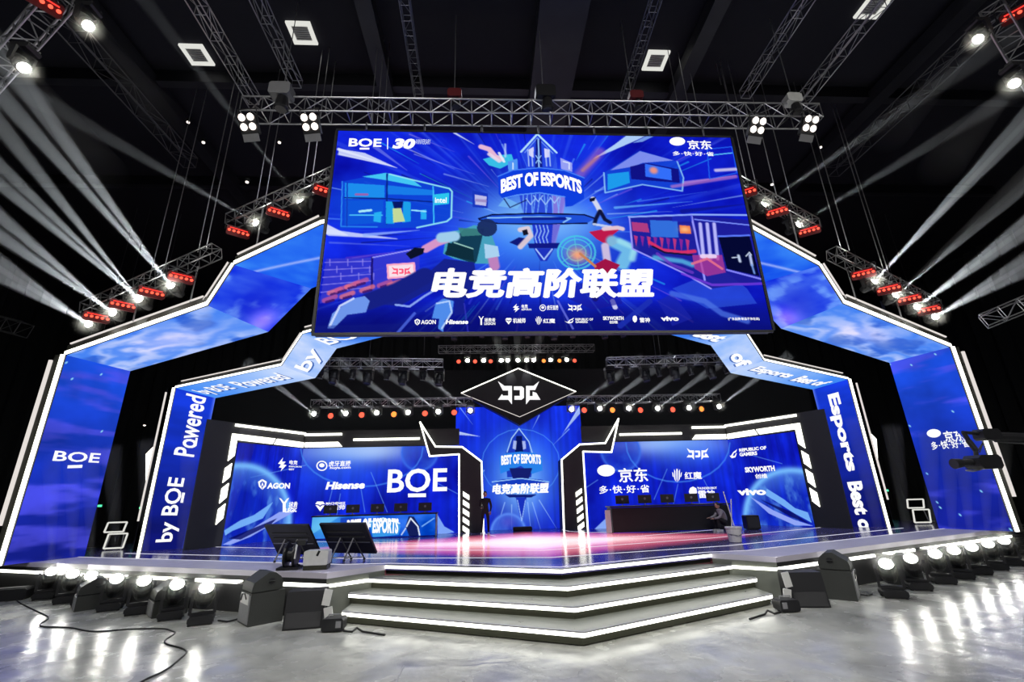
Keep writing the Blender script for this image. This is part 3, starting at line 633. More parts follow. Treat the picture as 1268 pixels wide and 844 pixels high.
    a.poly(Q((310, 165), (430, 88), (565, 125), (440, 135), (400, 150)), (150, 160, 245), .8); a.poly(Q((300, 180), (385, 170), (390, 215), (300, 245)), (30, 170, 240), .85)
    a.poly(Q((390, 150), (455, 135), (585, 160), (590, 215), (455, 205), (395, 200)), (15, 15, 130), .95); a.poly(Q((450, 138), (555, 160), (558, 205), (452, 190)), (50, 110, 250)); 
    cx2, cy2 = A8(485, 165); a.glow((cx2, cy2), 7, 7, (255, 150, 120), .9, 4)
    a.line(Q((285, 175), (290, 255), (440, 222), (600, 248), (605, 195), (580, 130)), 2.4, (140, 200, 250), .9, 1)
    a.line(Q((700, 80), (800, 70), (820, 175), (710, 200), (700, 80)), 2, (30, 90, 235)); a.line(Q((705, 105), (800, 95)), 2, (90, 190, 250)); a.line(Q((735, 165), (815, 160)), 6, (210, 200, 240), .9, 3); a.line(Q((560, 230), (815, 190)), 6, (190, 120, 200), .7, 3)
    # trophy
    a.poly(Q((-0, 55), (20, 20), (90, 90), (100, 170), (-30, 160)), (50, 90, 235), .85); a.poly([A7(828, 95), A7(893, 18), A7(930, 60), A7(935, 160), A7(850, 150)], (60, 110, 240), .9)
    T0 = lambda x, y: (580+x/5.444, 165+y/5.444)
    P = lambda *p: [T0(x, y) for x, y in p]
    a.poly(P((355, 125), (465, 5), (595, 130), (570, 235), (400, 230)), (35, 70, 225)); a.line(P((355, 125), (465, 5), (595, 130)), 3.2, (180, 225, 255)); a.line(P((380, 130), (465, 30), (570, 135)), 1.6, (110, 150, 250))
    for x in (400, 425, 520, 545): a.line(P((x, 110), (x+8, 220)), 2, (180, 210, 255), .8)
    a.poly(P((405, 110), (440, 90), (440, 165), (410, 150)), (225, 225, 255), .9); a.poly(P((510, 100), (545, 110), (545, 160), (515, 165)), (225, 225, 255), .9)
    a.poly(P((455, 40), (490, 40), (500, 235), (450, 235)), (16, 26, 130), .95); a.line(P((472, 40), (476, 240)), 2.2, (150, 200, 255)); a.line(P((455, 150), (490, 200)), 1.5, (150, 200, 255)); a.line(P((490, 150), (455, 200)), 1.5, (150, 200, 255))
    a.poly(P((265, 190), (330, 170), (335, 245), (270, 260)), (80, 150, 245)); a.poly(P((620, 165), (700, 200), (700, 260), (625, 240)), (150, 160, 245)); a.line(P((300, 200), (300, 250)), 2, (210, 230, 255)); a.line(P((640, 190), (680, 200), (680, 240)), 2, (220, 230, 255))
    a.poly(P((340, 400), (660, 400), (625, 545), (370, 545)), (40, 70, 215), .95); a.poly(P((560, 410), (660, 415), (640, 540), (570, 540)), (150, 130, 225), .8)
    for x in range(370, 650, 28): a.line(P((x, 410), (x+random.randint(-20, 20), 540)), 1.6, (120, 180, 255), .8)
    for x, y in ((420, 440), (470, 420), (520, 440), (580, 430)): a.line(P((x-30, y), (x, y+40), (x+30, y)), 1.8, (170, 210, 255), .8)
    # banner ribbon
    top = [(200, 290), (300, 248), (480, 232), (650, 250), (780, 300)]; bot = [(780, 440), (700, 490), (655, 495), (650, 430), (480, 400), (320, 420), (240, 450), (205, 410)]
    a.poly(P(*(top+bot)), (14, 62, 222)); a.line(P(*top), 2, (70, 130, 250)); a.line(P((230, 440), (330, 415), (480, 400), (650, 428)), 2, (90, 150, 250))
    # ring platform
    a.poly(P((65, 578), (160, 545), (480, 535), (780, 545), (855, 575), (800, 605), (480, 610), (200, 605)), (30, 80, 215)); a.line(P((70, 575), (160, 548), (480, 540), (780, 548), (850, 572)), 2.6, (10, 16, 70)); a.line(P((75, 582), (200, 608), (480, 612), (800, 606)), 2.4, (10, 14, 70)); a.line(P((130, 570), (480, 562), (690, 572), (640, 600)), 2.2, (140, 200, 255)); a.line(P((370, 575), (650, 575)), 5, (12, 30, 140))
    a.poly(P((250, 430), (350, 480), (330, 510), (200, 490)), (120, 190, 245), .7); a.line(P((240, 440), (280, 500), (390, 450)), 2, (20, 30, 90), .8)
    a.poly(P((430, 612), (620, 612), (575, 745), (445, 745)), (30, 55, 205)); a.poly(P((570, 612), (620, 612), (590, 740), (560, 740)), (130, 120, 220), .8)
    for x in (455, 480, 505, 530): a.line(P((x, 620), (x+10, 660), (x-6, 700), (x+6, 740)), 1.8, (160, 200, 255), .85)
    a.poly(P((400, 742), (620, 738), (600, 775), (410, 775)), (16, 24, 130)); a.poly(P((440, 775), (580, 775), (530, 860), (485, 860)), (30, 50, 190)); a.line(P((455, 780), (510, 850), (565, 780)), 2.2, (170, 200, 255))
    a.poly(P((275, 735), (340, 700), (420, 712), (350, 765)), (16, 26, 120)); a.line(P((350, 650), (400, 640), (420, 690), (350, 765)), 8, (225, 205, 215), .95, 2); a.poly(P((362, 655), (395, 645), (405, 680), (372, 690)), (20, 20, 40))
    # runner figure on the ring
    a.line(P((840, 440), (870, 490), (890, 530)), 8, (210, 215, 240), 1, 2); a.poly(P((815, 440), (860, 428), (850, 455), (820, 462)), (15, 15, 45)); a.line(P((885, 525), (860, 575), (850, 610)), 6, (15, 20, 60), 1, 2); a.line(P((890, 525), (920, 580), (955, 600)), 6, (15, 20, 60), 1, 2); a.line(P((845, 612), (960, 630)), 4, (200, 215, 245), .9)
    # red-cloaked figure, light wheel behind
    for rr_, w_ in ((60, 3), (48, 2), (30, 2)):
        pts = [A8(175+rr_*1.25*math.cos(t/20*math.pi), 495+rr_*1.1*math.sin(t/20*math.pi)) for t in range(41)]; a.line(pts, w_, (70, 200, 230), .85)
    for t in range(6): a.line(Q((175, 495), (175+70*math.cos(t*math.pi/3+.4), 495+62*math.sin(t*math.pi/3+.4))), 1.8, (70, 200, 230), .7)
    a.glow(A8(180, 505), 14, 12, (255, 165, 120), .95, 2)
    a.poly(Q((225, 412), (290, 400), (330, 388), (345, 405), (320, 425), (345, 455), (315, 470), (280, 455), (255, 440)), (190, 25, 75)); a.line(Q((285, 400), (340, 395), (360, 400)), 7, (230, 205, 215), .95, 2)
    a.line(Q((320, 450), (360, 470), (385, 490), (360, 540)), 20, (120, 200, 235), .9, 5); a.line(Q((350, 450), (410, 475), (400, 520)), 10, (160, 225, 240), .8, 5); a.line(Q((290, 470), (300, 540), (280, 560)), 12, (220, 200, 225), .9, 3)
    a.poly(Q((245, 545), (290, 520), (350, 545), (320, 580), (250, 575)), (160, 20, 70)); a.line(Q((190, 500), (250, 550)), 4, (200, 130, 90)); a.line(Q((250, 680), (265, 620)), 9, (20, 20, 80)); a.line(Q((320, 690), (330, 715)), 7, (200, 200, 240))
    a.poly(Q((150, 620), (330, 610), (360, 700), (240, 725), (140, 680)), (25, 25, 150), .6)
    # big room on the right
    a.poly(Q((385, 350), (640, 345), (870, 365), (940, 610), (720, 640), (590, 570), (400, 480)), (30, 30, 150), .9)
    a.line(Q((385, 352), (640, 343), (860, 345)), 3, (140, 170, 250)); a.line(Q((388, 358), (400, 480), (600, 575), (715, 640)), 2.6, (150, 150, 250)); a.line(Q((637, 345), (690, 605)), 3.2, (150, 150, 255)); a.line(Q((650, 362), (870, 385)), 2.2, (120, 140, 250))
    a.poly(Q((395, 372), (460, 378), (468, 415), (400, 408)), (175, 60, 130)); a.poly(Q((470, 365), (580, 368), (585, 435), (475, 432)), (50, 110, 220)); a.poly(Q((588, 385), (630, 388), (636, 420), (592, 418)), (235, 120, 70)); a.glow(A8(610, 402), 8, 5, (255, 190, 130), .9)
    for k in range(9):
        x = 405+k*26; a.poly(Q((x, 425+k*2), (x+16, 430+k*2), (x+10, 470+k*4)), (160, 40, 150) if k % 2 else (220, 60, 120), .8)
    a.line(Q((470, 455), (520, 485), (600, 495), (650, 490)), 6, (230, 50, 100), .9, 2); a.line(Q((480, 470), (530, 495), (640, 505)), 3, (20, 20, 60)); a.line(Q((490, 515), (600, 530), (640, 545)), 8, (90, 190, 230), .8, 4); a.line(Q((500, 500), (560, 545), (640, 575)), 5, (120, 60, 200), .7)
    for x in (672, 700, 728): a.line(Q((x, 380), (x+14, 520)), 5.5, (190, 190, 255), .95, 2)
    a.poly(Q((640, 505), (760, 505), (775, 575), (700, 590), (650, 560)), (185, 60, 150), .75); a.line(Q((680, 510), (730, 510)), 7, (240, 220, 250), .9); a.line(Q((640, 540), (700, 520), (760, 560)), 4, (240, 120, 140), .8)
    a.poly(Q((745, 430), (870, 428), (910, 590), (780, 560)), (4, 8, 50)); a.line(Q((745, 430), (870, 426)), 3, (90, 120, 250)); a.line(Q((800, 516), (822, 514)), 1.6, (200, 215, 240)); a.line(Q((826, 508), (832, 530)), 4.5, (200, 215, 240), .95, 2); a.line(Q((872, 506), (880, 545)), 4.5, (190, 205, 245), .95, 2); a.line(Q((880, 545), (890, 578)), 3, (120, 160, 235), .95, 2); a.line(Q((856, 510), (870, 494), (878, 505)), 1.6, (200, 215, 240)); a.line(Q((780, 565), (930, 605)), 3, (130, 130, 250)); a.line(Q((600, 580), (720, 625), (930, 620)), 4, (120, 60, 220), .8)
    a.poly(Q((560, 350), (640, 345), (640, 370), (560, 372)), (30, 50, 200), .5)
    # diving soldier seen from behind
    a.poly(R((530, 415), (600, 400), (640, 385), (700, 395), (738, 500), (735, 535), (700, 540), (650, 540), (560, 520), (515, 500)), (70, 160, 190)); a.poly(R((560, 440), (600, 400), (680, 400), (650, 530), (640, 540), (520, 500)), (18, 60, 85))
    a.poly(R((575, 395), (665, 400), (680, 425), (590, 430)), (60, 130, 130), .9); a.poly(R((535, 455), (635, 480), (640, 530), (525, 505)), (14, 45, 60)); a.line(R((560, 455), (635, 480)), 2, (150, 200, 190)); 
    cxs, cys = A7(692, 395); ccx, ccy = cv.c((cxs, cys)); a.mix((np.hypot(cv.xx-ccx, (cv.yy-ccy)) < 15)*0.95, (26, 44, 96))
    a.line(R((445, 480), (490, 455), (530, 440)), 13, (215, 150, 200), 1, 2); a.line(R((510, 435), (560, 430)), 17, (160, 205, 235), 1, 3); a.poly(R((365, 500), (400, 475), (440, 478), (435, 500), (385, 522)), (12, 18, 40)); a.line(R((712, 500), (722, 550)), 15, (190, 130, 190), 1, 3); a.poly(R((680, 460), (735, 470), (742, 510), (685, 520)), (170, 210, 240))
    a.poly(R((520, 520), (640, 535), (650, 600), (600, 690), (510, 690), (560, 600), (430, 660), (340, 710), (220, 700), (215, 660), (330, 640), (440, 590)), (22, 34, 140)); a.line(R((440, 590), (330, 650), (220, 690)), 26, (22, 32, 130), 1, 3); a.line(R((325, 705), (380, 712), (440, 670), (560, 600)), 3, (150, 180, 250), .9)
    a.poly(R((150, 680), (200, 670), (220, 690), (205, 735), (130, 745), (75, 800), (50, 800), (70, 740)), (110, 150, 235)); a.line(R((60, 790), (100, 710), (155, 680)), 3, (200, 215, 255)); a.poly(R((485, 700), (520, 680), (558, 690), (552, 740), (520, 770), (515, 815), (495, 800), (500, 760), (470, 760)), (80, 140, 235)); a.line(R((490, 700), (540, 690), (550, 735), (510, 800)), 2.4, (180, 210, 255)); a.poly(R((560, 680), (600, 690), (605, 740), (560, 750)), (20, 30, 140))
    a.poly(R((0, 790), (360, 780), (330, 850), (0, 850)), (20, 30, 130), .4); a.line(R((330, 820), (400, 740)), 4, (90, 120, 240), .7); a.line(R((600, 700), (620, 850)), 2, (60, 60, 200), .6); a.line(R((690, 560), (620, 700)), 3, (50, 60, 210), .6); a.line(Q((470, 690), (350, 790)), 8, (30, 50, 180), .8)
    a.poly(Q((500, 690), (560, 660), (640, 760), (560, 790)), (30, 40, 170), .6); a.line(Q((560, 660), (690, 690), (760, 740), (860, 770)), 9, (80, 120, 230), .7, 3); a.line(Q((100, 690), (160, 800)), 3, (120, 130, 240), .7)
    cv.face('display_face', SCREEN, root).location = (0, -11.03, -z0)
    def fix(o):
        if o: o.location = (0, -11.03, -z0)
    before = set(bpy.data.objects)
    letters(fr, 'BOE', (432.7, 171.3), (472.2, 182.3), root, 0.03); shape(fr, [[(445.5, 183.2), (457.5, 183.2), (457.5, 185.4), (445.5, 185.4)]], lambda x, y: (x, y), root); shape(fr, [[(479.6, 171), (480.8, 171), (480.6, 185), (479.4, 185)]], lambda x, y: (x, y), root, 'divider_mark')
    letters(fr, '30', (486.5, 171.5), (514, 184.8), root, 0.06, 0.2)
    letters(fr, 'ANNIVERSARY', (515, 172.5), (533, 179), root, 0.0, material='textdim')
    letters(fr, 'intel', (538.7, 244.5), (553, 251.5), root, 0.02); letters(fr, 'BEST OF ESPORTS', (620, 222.5), (721, 241), root, 0.05, 0.0, bend=0.28, space=0.95)
    letters(fr, '电竞高阶联盟', (536, 332.2), (812, 368.3), root, 0.06, 0.15)
    emblem(fr, 'bolt', (635, 376), (643.4, 386.8), root); letters(fr, '电竞', (645.8, 377), (653.5, 381.8), root); letters(fr, 'ESPORTS', (645.8, 382.4), (658, 384.3), root)
    emblem(fr, 'eye', (668, 377), (676, 385.3), root); letters(fr, '虎牙直播', (677, 378), (691.5, 383.8), root); emblem(fr, 'horned', (703, 376), (720.3, 385.8), root)
    emblem(fr, 'shield', (513.3, 394.7), (520.5, 402.8), root); letters(fr, 'AGON', (521.5, 396.2), (539.7, 401.3), root); letters(fr, 'Hisense', (552, 395.7), (579.8, 401.2), root, 0.045, 0.15)
    emblem(fr, 'why', (592.5, 391.3), (599.2, 402.3), root); letters(fr, '拯救者', (600, 393.8), (613.3, 398.4), root); letters(fr, 'LEGION', (599.6, 399), (613.3, 402.3), root)
    emblem(fr, 'gem', (625.6, 393.7), (634, 401.7), root); letters(fr, '机械师', (635.2, 394), (650.8, 400), root); emblem(fr, 'wings', (663, 391.3), (671, 402.6), root); letters(fr, '红魔', (672.4, 394.5), (687.3, 400.1), root)
    emblem(fr, 'slanteye', (699, 393.5), (710.8, 400.4), root); letters(fr, 'REPUBLIC OF', (712.4, 394), (734.5, 396.8), root); letters(fr, 'GAMERS', (712.4, 397.4), (727.6, 399.9), root)
    letters(fr, 'SKYWORTH', (746.3, 391.7), (772.3, 396.2), root, 0.045); letters(fr, '创维', (754.2, 397), (765, 400.6), root); emblem(fr, 'head', (783, 390.6), (788.8, 399.4), root); letters(fr, '雷神', (791.7, 393.3), (804.8, 399.2), root)
    letters(fr, 'vivo', (817.7, 391.7), (840.6, 397.3), root, 0.05); letters(fr, '(广东品牌·新品不休在战)', (901, 393.1), (940.5, 396.8), root, 0.02)
    emblem(fr, 'horned', A7(308, 553), A7(385, 588), root, 'redline')
    jd(fr, A7(0, 0) if False else (825.7, 170), (849, 186), (850.4, 173.7), (881.9, 185.3), (832.5, 187.6), (884.2, 193.5), root)
    for o in set(bpy.data.objects)-before: o.location = (0, -11.03, -z0)
    body(MB().box((0, 11.17, z0+h/2), (w+0.06, 0.24, h+0.06)), 'cabinet', MT['black'])
    for k in range(7): body(MB().tube((-5.1+k*1.7, 10.98, z0+h), (-5.1+k*1.7, 10.98, z0+h+0.26), 0.03), 'hanger_bar', MT['dimalu'])
    fm = MB(); 
    for (x0, x1, z_0, z_1) in ((-w/2-0.05, w/2+0.05, z0-0.07, z0-0.002), (-w/2-0.05, w/2+0.05, z0+h+0.002, z0+h+0.07), (-w/2-0.07, -w/2, z0, z0+h), (w/2+0.04, w/2+0.11, z0, z0+h)):
        fm.box(((x0+x1)/2, 11.05, (z_0+z_1)/2), (x1-x0, 0.06, z_1-z_0))
    body(fm, 'bezel', MT['black'])
main_screen()

# ------------------------------------------------------------------ stage back screens
def planet_art(cv, seed, T):
    n = vnoise(cv.H, cv.W, (3, 6), seed, 4); cv.a += (n[..., None]-0.5)*np.array([0.05, 0.18, 0.45]); n3 = vnoise(1, cv.W, (1, 40), seed+2, 2); 
    cv.a *= (0.86+0.3*n3)[..., None]
def side_screen(s):
    nm = 'left' if s < 0 else 'right'
    O = (-2.93-7.17, 22.12, H) if s < 0 else (2.93, 22.12, H)
    fm = Frame(O, (1, 0, 0), (0, 0, 1), 7.17, 3.83)
    kx, ox = 10.1, 11.62
    if s < 0: fo = Frame((-ox, 19.3, H), (ox-kx, 2.82, 0), (0, 0, 1), math.hypot(ox-kx, 2.82), 3.83)
    else: fo = Frame((kx, 22.12, H), (ox-kx, -2.82, 0), (0, 0, 1), math.hypot(ox-kx, 2.82), 3.83)
    root = thing('sponsor_screen', ('wide blue display with white logos behind the lit desk, under the portal' if s < 0 else 'wide blue display with white logos behind the plain black desk'), 'screen')
    T = (lambda x, y: (260+x/3.9625, 500+y/3.9625)) if s < 0 else (lambda x, y: (700+x/3.729, 500+y/3.729))
    G = []
    for k, f in enumerate((fm, fo)):
        cv = Canvas(f, 330 if k == 0 else 150, (14, 30, 190), T); planet_art(cv, 40+k+(0 if s < 0 else 10), T)
        if s < 0:
            cv.glow((720, 222), 130, 30, (195, 222, 255), .95); cv.glow((740, 235), 60, 16, (225, 240, 255), .8); cv.planet((1030, 235), (1110, 270), (20, 40, 170), (60, 110, 235), .7); cv.glow((640, 300), 110, 60, (50, 110, 240), .5)
            pts = [(745+300*math.cos(t/14*math.pi), 215+190*math.sin(t/14*math.pi)) for t in range(15)]; cv.line(pts, 3, (70, 140, 245), .7, 2)
            for p, q_ in (((790, 335), (870, 530)), ((600, 420), (570, 540)), ((740, 410), (760, 530)), ((470, 300), (200, 360)), ((1100, 380), (1215, 440)), ((640, 440), (620, 560))): cv.line([p, q_], 1.6, (110, 170, 250), .6, 1)
            cv.planet((110, 640), (390, 600), (16, 44, 175), (120, 190, 255), .9)
            cv.poly([(70, 620), (150, 570), (215, 545), (310, 480), (260, 560), (190, 590), (110, 622), (75, 645)], (120, 180, 250), .95); cv.poly([(60, 690), (160, 640), (340, 530), (430, 520), (330, 575), (200, 650), (100, 690)], (150, 170, 250), .95); cv.poly([(90, 660), (330, 560), (300, 590), (150, 665)], (8, 12, 90), .8)
            cv.poly([(1115, 540), (1150, 600), (1200, 628), (1118, 645)], (130, 170, 250), .95)
        else:
            cv.glow((480, 182), 120, 26, (195, 222, 255), .95); cv.glow((560, 215), 90, 40, (60, 120, 245), .6); cv.planet((255, 215), (345, 215), (20, 45, 180), (60, 110, 235), .7)
            pts = [(520+240*math.cos(t/14*math.pi), 180+180*math.sin(t/14*math.pi)) for t in range(15)]; cv.line(pts, 3, (70, 140, 245), .7, 2)
            for p, q_ in (((470, 300), (410, 440)), ((640, 350), (680, 430)), ((820, 225), (1000, 275)), ((90, 390), (150, 350)), ((520, 370), (500, 460)), ((610, 380), (620, 460))): cv.line([p, q_], 1.6, (110, 170, 250), .6, 1)
            cv.planet((1090, 590), (830, 540), (16, 44, 175), (120, 190, 255), .9)
            cv.poly([(930, 390), (1010, 440), (1060, 480), (1120, 500), (1138, 548), (1050, 500), (990, 460), (925, 420)], (120, 180, 250), .95); cv.poly([(850, 425), (960, 490), (1060, 535), (1145, 562), (1060, 560), (940, 505)], (150, 170, 250), .95); cv.poly([(900, 440), (1050, 500), (1130, 555), (1040, 520)], (8, 12, 90), .8)
            cv.poly([(130, 582), (200, 515), (205, 560), (190, 582)], (140, 175, 250), .95)
        cv.face('display_face', SCREEN, root)
        c = f.pt(f.w/2, f.h/2, -0.09); MB().box(c, (f.w+0.02, 0.14, f.h+0.02), math.atan2(f.U[1], f.U[0])).build('cabinet', MT['black'], root)
    def L(f, b, x0, y0, x1, y1, **k): letters(f, b, T(x0, y0), T(x1, y1), root, **k)
    def Em(f, key, x0, y0, x1, y1): emblem(f, key, T(x0, y0), T(x1, y1), root)
    if s < 0:
        Em(fo, 'bolt', 333, 262, 375, 330); L(fo, '电竞', 390, 275, 427, 298); L(fo, 'ESPORTS', 387, 302, 450, 312); L(fo, 'BEST', 387, 316, 412, 325)
        Em(fm, 'eye', 522, 278, 577, 328); L(fm, '虎牙直播', 585, 280, 690, 304); L(fm, 'huya.com', 590, 306, 690, 320)
        Em(fo, 'shield', 235, 368, 278, 420); L(fo, 'AGON', 282, 386, 390, 415, bold=0.05); L(fm, 'Hisense', 570, 382, 759, 415, bold=0.05, shear=0.15)
        L(fm, 'BOE', 875, 320, 1163, 428, bold=0.02); shape(fm, [[(972, 439), (1060, 438), (1060, 456), (972, 457)]], T, root)
        Em(fo, 'why', 338, 460, 388, 530); L(fo, '拯救者', 388, 480, 449, 508); L(fo, 'LEGION', 370, 512, 446, 528, bold=0.05)
        Em(fm, 'gem', 517, 478, 565, 526); L(fm, 'MACHENIKE', 570, 482, 663, 491); L(fm, '机械师', 568, 495, 663, 518)
    else:
        jd(fm, T(134, 280), T(232, 362), T(243, 297), T(383, 358), T(155, 378), T(390, 408), root)
        Em(fm, 'wings', 493, 297, 538, 362); L(fm, '红魔', 548, 314, 631, 346); Em(fm, 'horned', 560, 203, 660, 257)
        Em(fo, 'slanteye', 752, 208, 795, 250); L(fo, 'REPUBLIC OF', 802, 206, 930, 209, bold=0.05); L(fo, 'GAMERS', 804, 225, 888, 235, bold=0.05)
        L(fo, 'SKYWORTH', 828, 292, 970, 309, bold=0.05); L(fo, '创维', 875, 323, 935, 342); L(fo, 'vivo', 793, 391, 930, 420, bold=0.05)
        Em(fm, 'head', 570, 381, 608, 432); L(fm, 'THUNDEROBOT', 608, 384, 700, 392); L(fm, '雷神', 612, 398, 692, 432)
    # dark boards round the display and the white light panels on them
    f = fo; sgn = -1 if s < 0 else 1
    def brd(fr_, u0, u1, v0, v1, nm_, ma, off, th=0.06):
        c = fr_.pt((u0+u1)/2, (v0+v1)/2, off); return MB().box(c, (u1-u0, th, v1-v0), math.atan2(fr_.U[1], fr_.U[0])).build(nm_, ma, root)
    if s < 0: brd(fo, -1.35, -0.02, 0, 4.6, 'side_board', MT['side'], -0.05); 
    else: brd(fo, fo.w+0.02, fo.w+1.35, 0, 4.6, 'side_board', MT['side'], -0.05)
    brd(fo, -0.0, fo.w, 3.86, 4.62, 'top_board', MT['dark'], -0.07); brd(fm, 0, fm.w, 3.86, 4.62, 'top_board', MT['dark'], -0.07)
    def panel(fr_, pts, off=0.02):
        P = [fr_.pt(u, v, off) for u, v in pts]; Qq = [fr_.pt(u, v, off-0.05) for u, v in pts]; n = len(P)
        MB().add(P+Qq, [tuple(range(n)), tuple(range(2*n-1, n-1, -1))]+[(i, (i+1) % n, (i+1) % n+n, i+n) for i in range(n)]).build('light_panel', MT['panel'], root)
    g = lambda u: u if s < 0 else fo.w-u       # from the outer end inwards
    panel(fo, [(g(-0.27), 3.0), (g(-0.06), 3.25), (g(-0.04), 3.9), (g(1.72), 3.9), (g(1.86), 4.13), (g(-0.27), 4.17)][:]) if False else None
    panel(fo, [(g(-0.30), 3.1), (g(-0.07), 3.32), (g(-0.07), 4.16), (g(-0.30), 4.16)])
    panel(fo, [(g(-0.07), 3.93), (g(1.55), 3.90), (g(1.67), 4.14), (g(-0.07), 4.16)]); panel(fo, [(g(1.65), 3.9), (g(fo.w-0.02), 3.87), (g(fo.w-0.02), 4.1), (g(1.77), 4.14)])
    for k in range(3): v = 2.25-k*0.75+0.15; panel(fo, [(g(-0.36), v-0.12), (g(-0.12), v+0.1), (g(-0.12), v+0.62), (g(-0.36), v+0.42)])
    gm = lambda u: u if s < 0 else fm.w-u
    panel(fm, [(gm(0.05), 3.88), (gm(1.75), 3.88), (gm(1.55), 4.1), (gm(0.05), 4.1)])
    for fr_, u0, u1, v in ((fo, g(-0.25), g(fo.w), 4.5), (fm, gm(0.0), gm(1.7), 4.45), (fm, gm(2.25), gm(fm.w-1.85), 4.18)):
        u0, u1 = min(u0, u1), max(u0, u1); brd(fr_, u0, u1, v-0.05, v+0.05, 'light_bar', MT['strip'], 0.03, 0.05)
for s in (-1, 1): side_screen(s)

def Z6(x, y): return 500+x/3.518, 440+y/3.518
def centre_screen():
    w, z1 = 6.34, 6.75
    fr = Frame((-w/2, 23.25, H), (1, 0, 0), (0, 0, 1), w, z1-H)
    root = thing('entrance_screen', 'tall blue display with a trophy picture between the two dark lit gate columns', 'screen')
    cv = Canvas(fr, 260, (18, 40, 205), Z6); planet_art(cv, 77, Z6); a = cv
    a.glow((510, 500), 75, 75, (60, 140, 245), .8); a.glow((515, 560), 45, 60, (140, 195, 255), .85)
    pts = [(510+170*math.cos(t/20*math.pi*2), 470+150*math.sin(t/20*math.pi*2)) for t in range(21)]; a.line(pts, 2, (80, 150, 250), .6)
    for x0, y0, x1, y1 in ((240, 220, 300, 300), (765, 225, 690, 345), (230, 330, 330, 355), (560, 640, 600, 770), (440, 640, 400, 770), (590, 630, 670, 760), (540, 640, 555, 770), (470, 650, 470, 770), (590, 260, 560, 320), (720, 320, 650, 390), (350, 500, 300, 560)):
        a.line([(x0, y0), (x1, y1)], 2.2, (150, 190, 255), .75, 1, True)
    a.poly([(765, 220), (770, 250), (700, 330), (690, 345)], (190, 215, 255), .8); a.poly([(232, 330), (335, 352), (232, 345)], (210, 225, 255), .8)
    a.planet((455, 770), (455, 690), (30, 60, 190), (90, 140, 245), .9); a.glow((455, 725), 14, 10, (90, 90, 210), .7)
    a.poly([(502, 318), (545, 375), (550, 420), (570, 430), (555, 530), (450, 530), (445, 420), (460, 400), (470, 360)], (28, 60, 190)); a.line([(502, 318), (470, 360), (450, 420)], 2, (170, 210, 255)); a.line([(502, 318), (545, 375), (560, 425)], 2, (170, 210, 255)); a.poly([(490, 350), (515, 350), (520, 420), (485, 420)], (8, 20, 90)); a.poly([(478, 370), (492, 372), (488, 410), (474, 405)], (200, 215, 255), .8); a.poly([(515, 372), (530, 372), (532, 405), (520, 410)], (200, 215, 255), .8)
    a.poly([(418, 440), (450, 425), (510, 418), (570, 425), (602, 442), (605, 500), (560, 515), (510, 480), (460, 500), (420, 515)], (40, 130, 235)); a.poly([(460, 490), (560, 490), (545, 535), (475, 535)], (20, 30, 110))
    a.poly([(385, 550), (430, 538), (510, 533), (600, 540), (632, 552), (600, 562), (430, 562)], (20, 60, 190)); a.line([(385, 550), (510, 535), (632, 550)], 2, (150, 200, 255)); a.poly([(440, 605), (580, 605), (555, 618), (460, 618)], (14, 30, 120))
    a.poly([(488, 618), (535, 618), (520, 700), (514, 722), (506, 700)], (24, 50, 190)); a.line([(495, 630), (514, 720), (530, 630)], 1.6, (150, 190, 255))
    cv.face('display_face', SCREEN, root)
    letters(fr, 'BEST OF ESPORTS', Z6(424, 436), Z6(598, 474), root, 0.05, bend=0.06); letters(fr, '电竞高阶联盟', Z6(386, 560), Z6(632, 598), root, 0.06, 0.15)
    MB().box((0, 23.38, (H+z1)/2), (w+0.1, 0.2, z1-H+0.05)).build('cabinet', MT['black'], root)
    # horned emblem sign on a dark rhombus
    sg = thing('rhombus_sign', 'black rhombus sign with white horned emblem and lit edge above the centre', 'sign')
    yy = 22.55; L, R, Tt, Bt = (-2.9, 7.27), (2.9, 7.27), (0, 8.55), (0, 5.75); 
    p = [at(*Z6(248, 166), Y=yy), at(*Z6(500, 57), Y=yy), at(*Z6(747, 157), Y=yy), at(*Z6(505, 303), Y=yy), at(*Z6(500, 268), Y=yy)]
    hx = (p[2].x-p[0].x)/2; zc = (p[0].z+p[2].z)/2; zt = p[1].z; zb = p[3].z; zi = p[4].z
    MB().prism([(-hx, zc), (0, zb), (hx, zc), (0, zt)], yy, yy+0.5, 'XZ').build('board', MT['black'], sg)
    MB().prism([(-hx+0.2, zc-0.02), (0, zi), (hx-0.2, zc-0.02), (0, zt-0.12)], yy-0.05, yy+0.01, 'XZ').build('face_board', MT['side'], sg)
    mb = MB(); 
    for a_, b_, r_ in (((-hx, zc), (0, zt), 0.026), ((0, zt), (hx, zc), 0.026)): mb.tube((a_[0], yy-0.06, a_[1]), (b_[0], yy-0.06, b_[1]), r_, 6)
    mb.build('edge_light', MT['strip'], sg); mb = MB()
    for a_, b_, r_ in (((-hx, zc), (0, zi), 0.016), ((0, zi), (hx, zc), 0.016)): mb.tube((a_[0], yy-0.06, a_[1]), (b_[0], yy-0.06, b_[1]), r_, 6)
    mb.build('lower_edge_light', MT['striplo'], sg)
    fs = Frame((0, yy-0.07, zc), (1, 0, 0), (0, 0, 1), 1, 1); emblem(fs, 'horned', Z6(410, 112), Z6(590, 213), sg)
centre_screen()

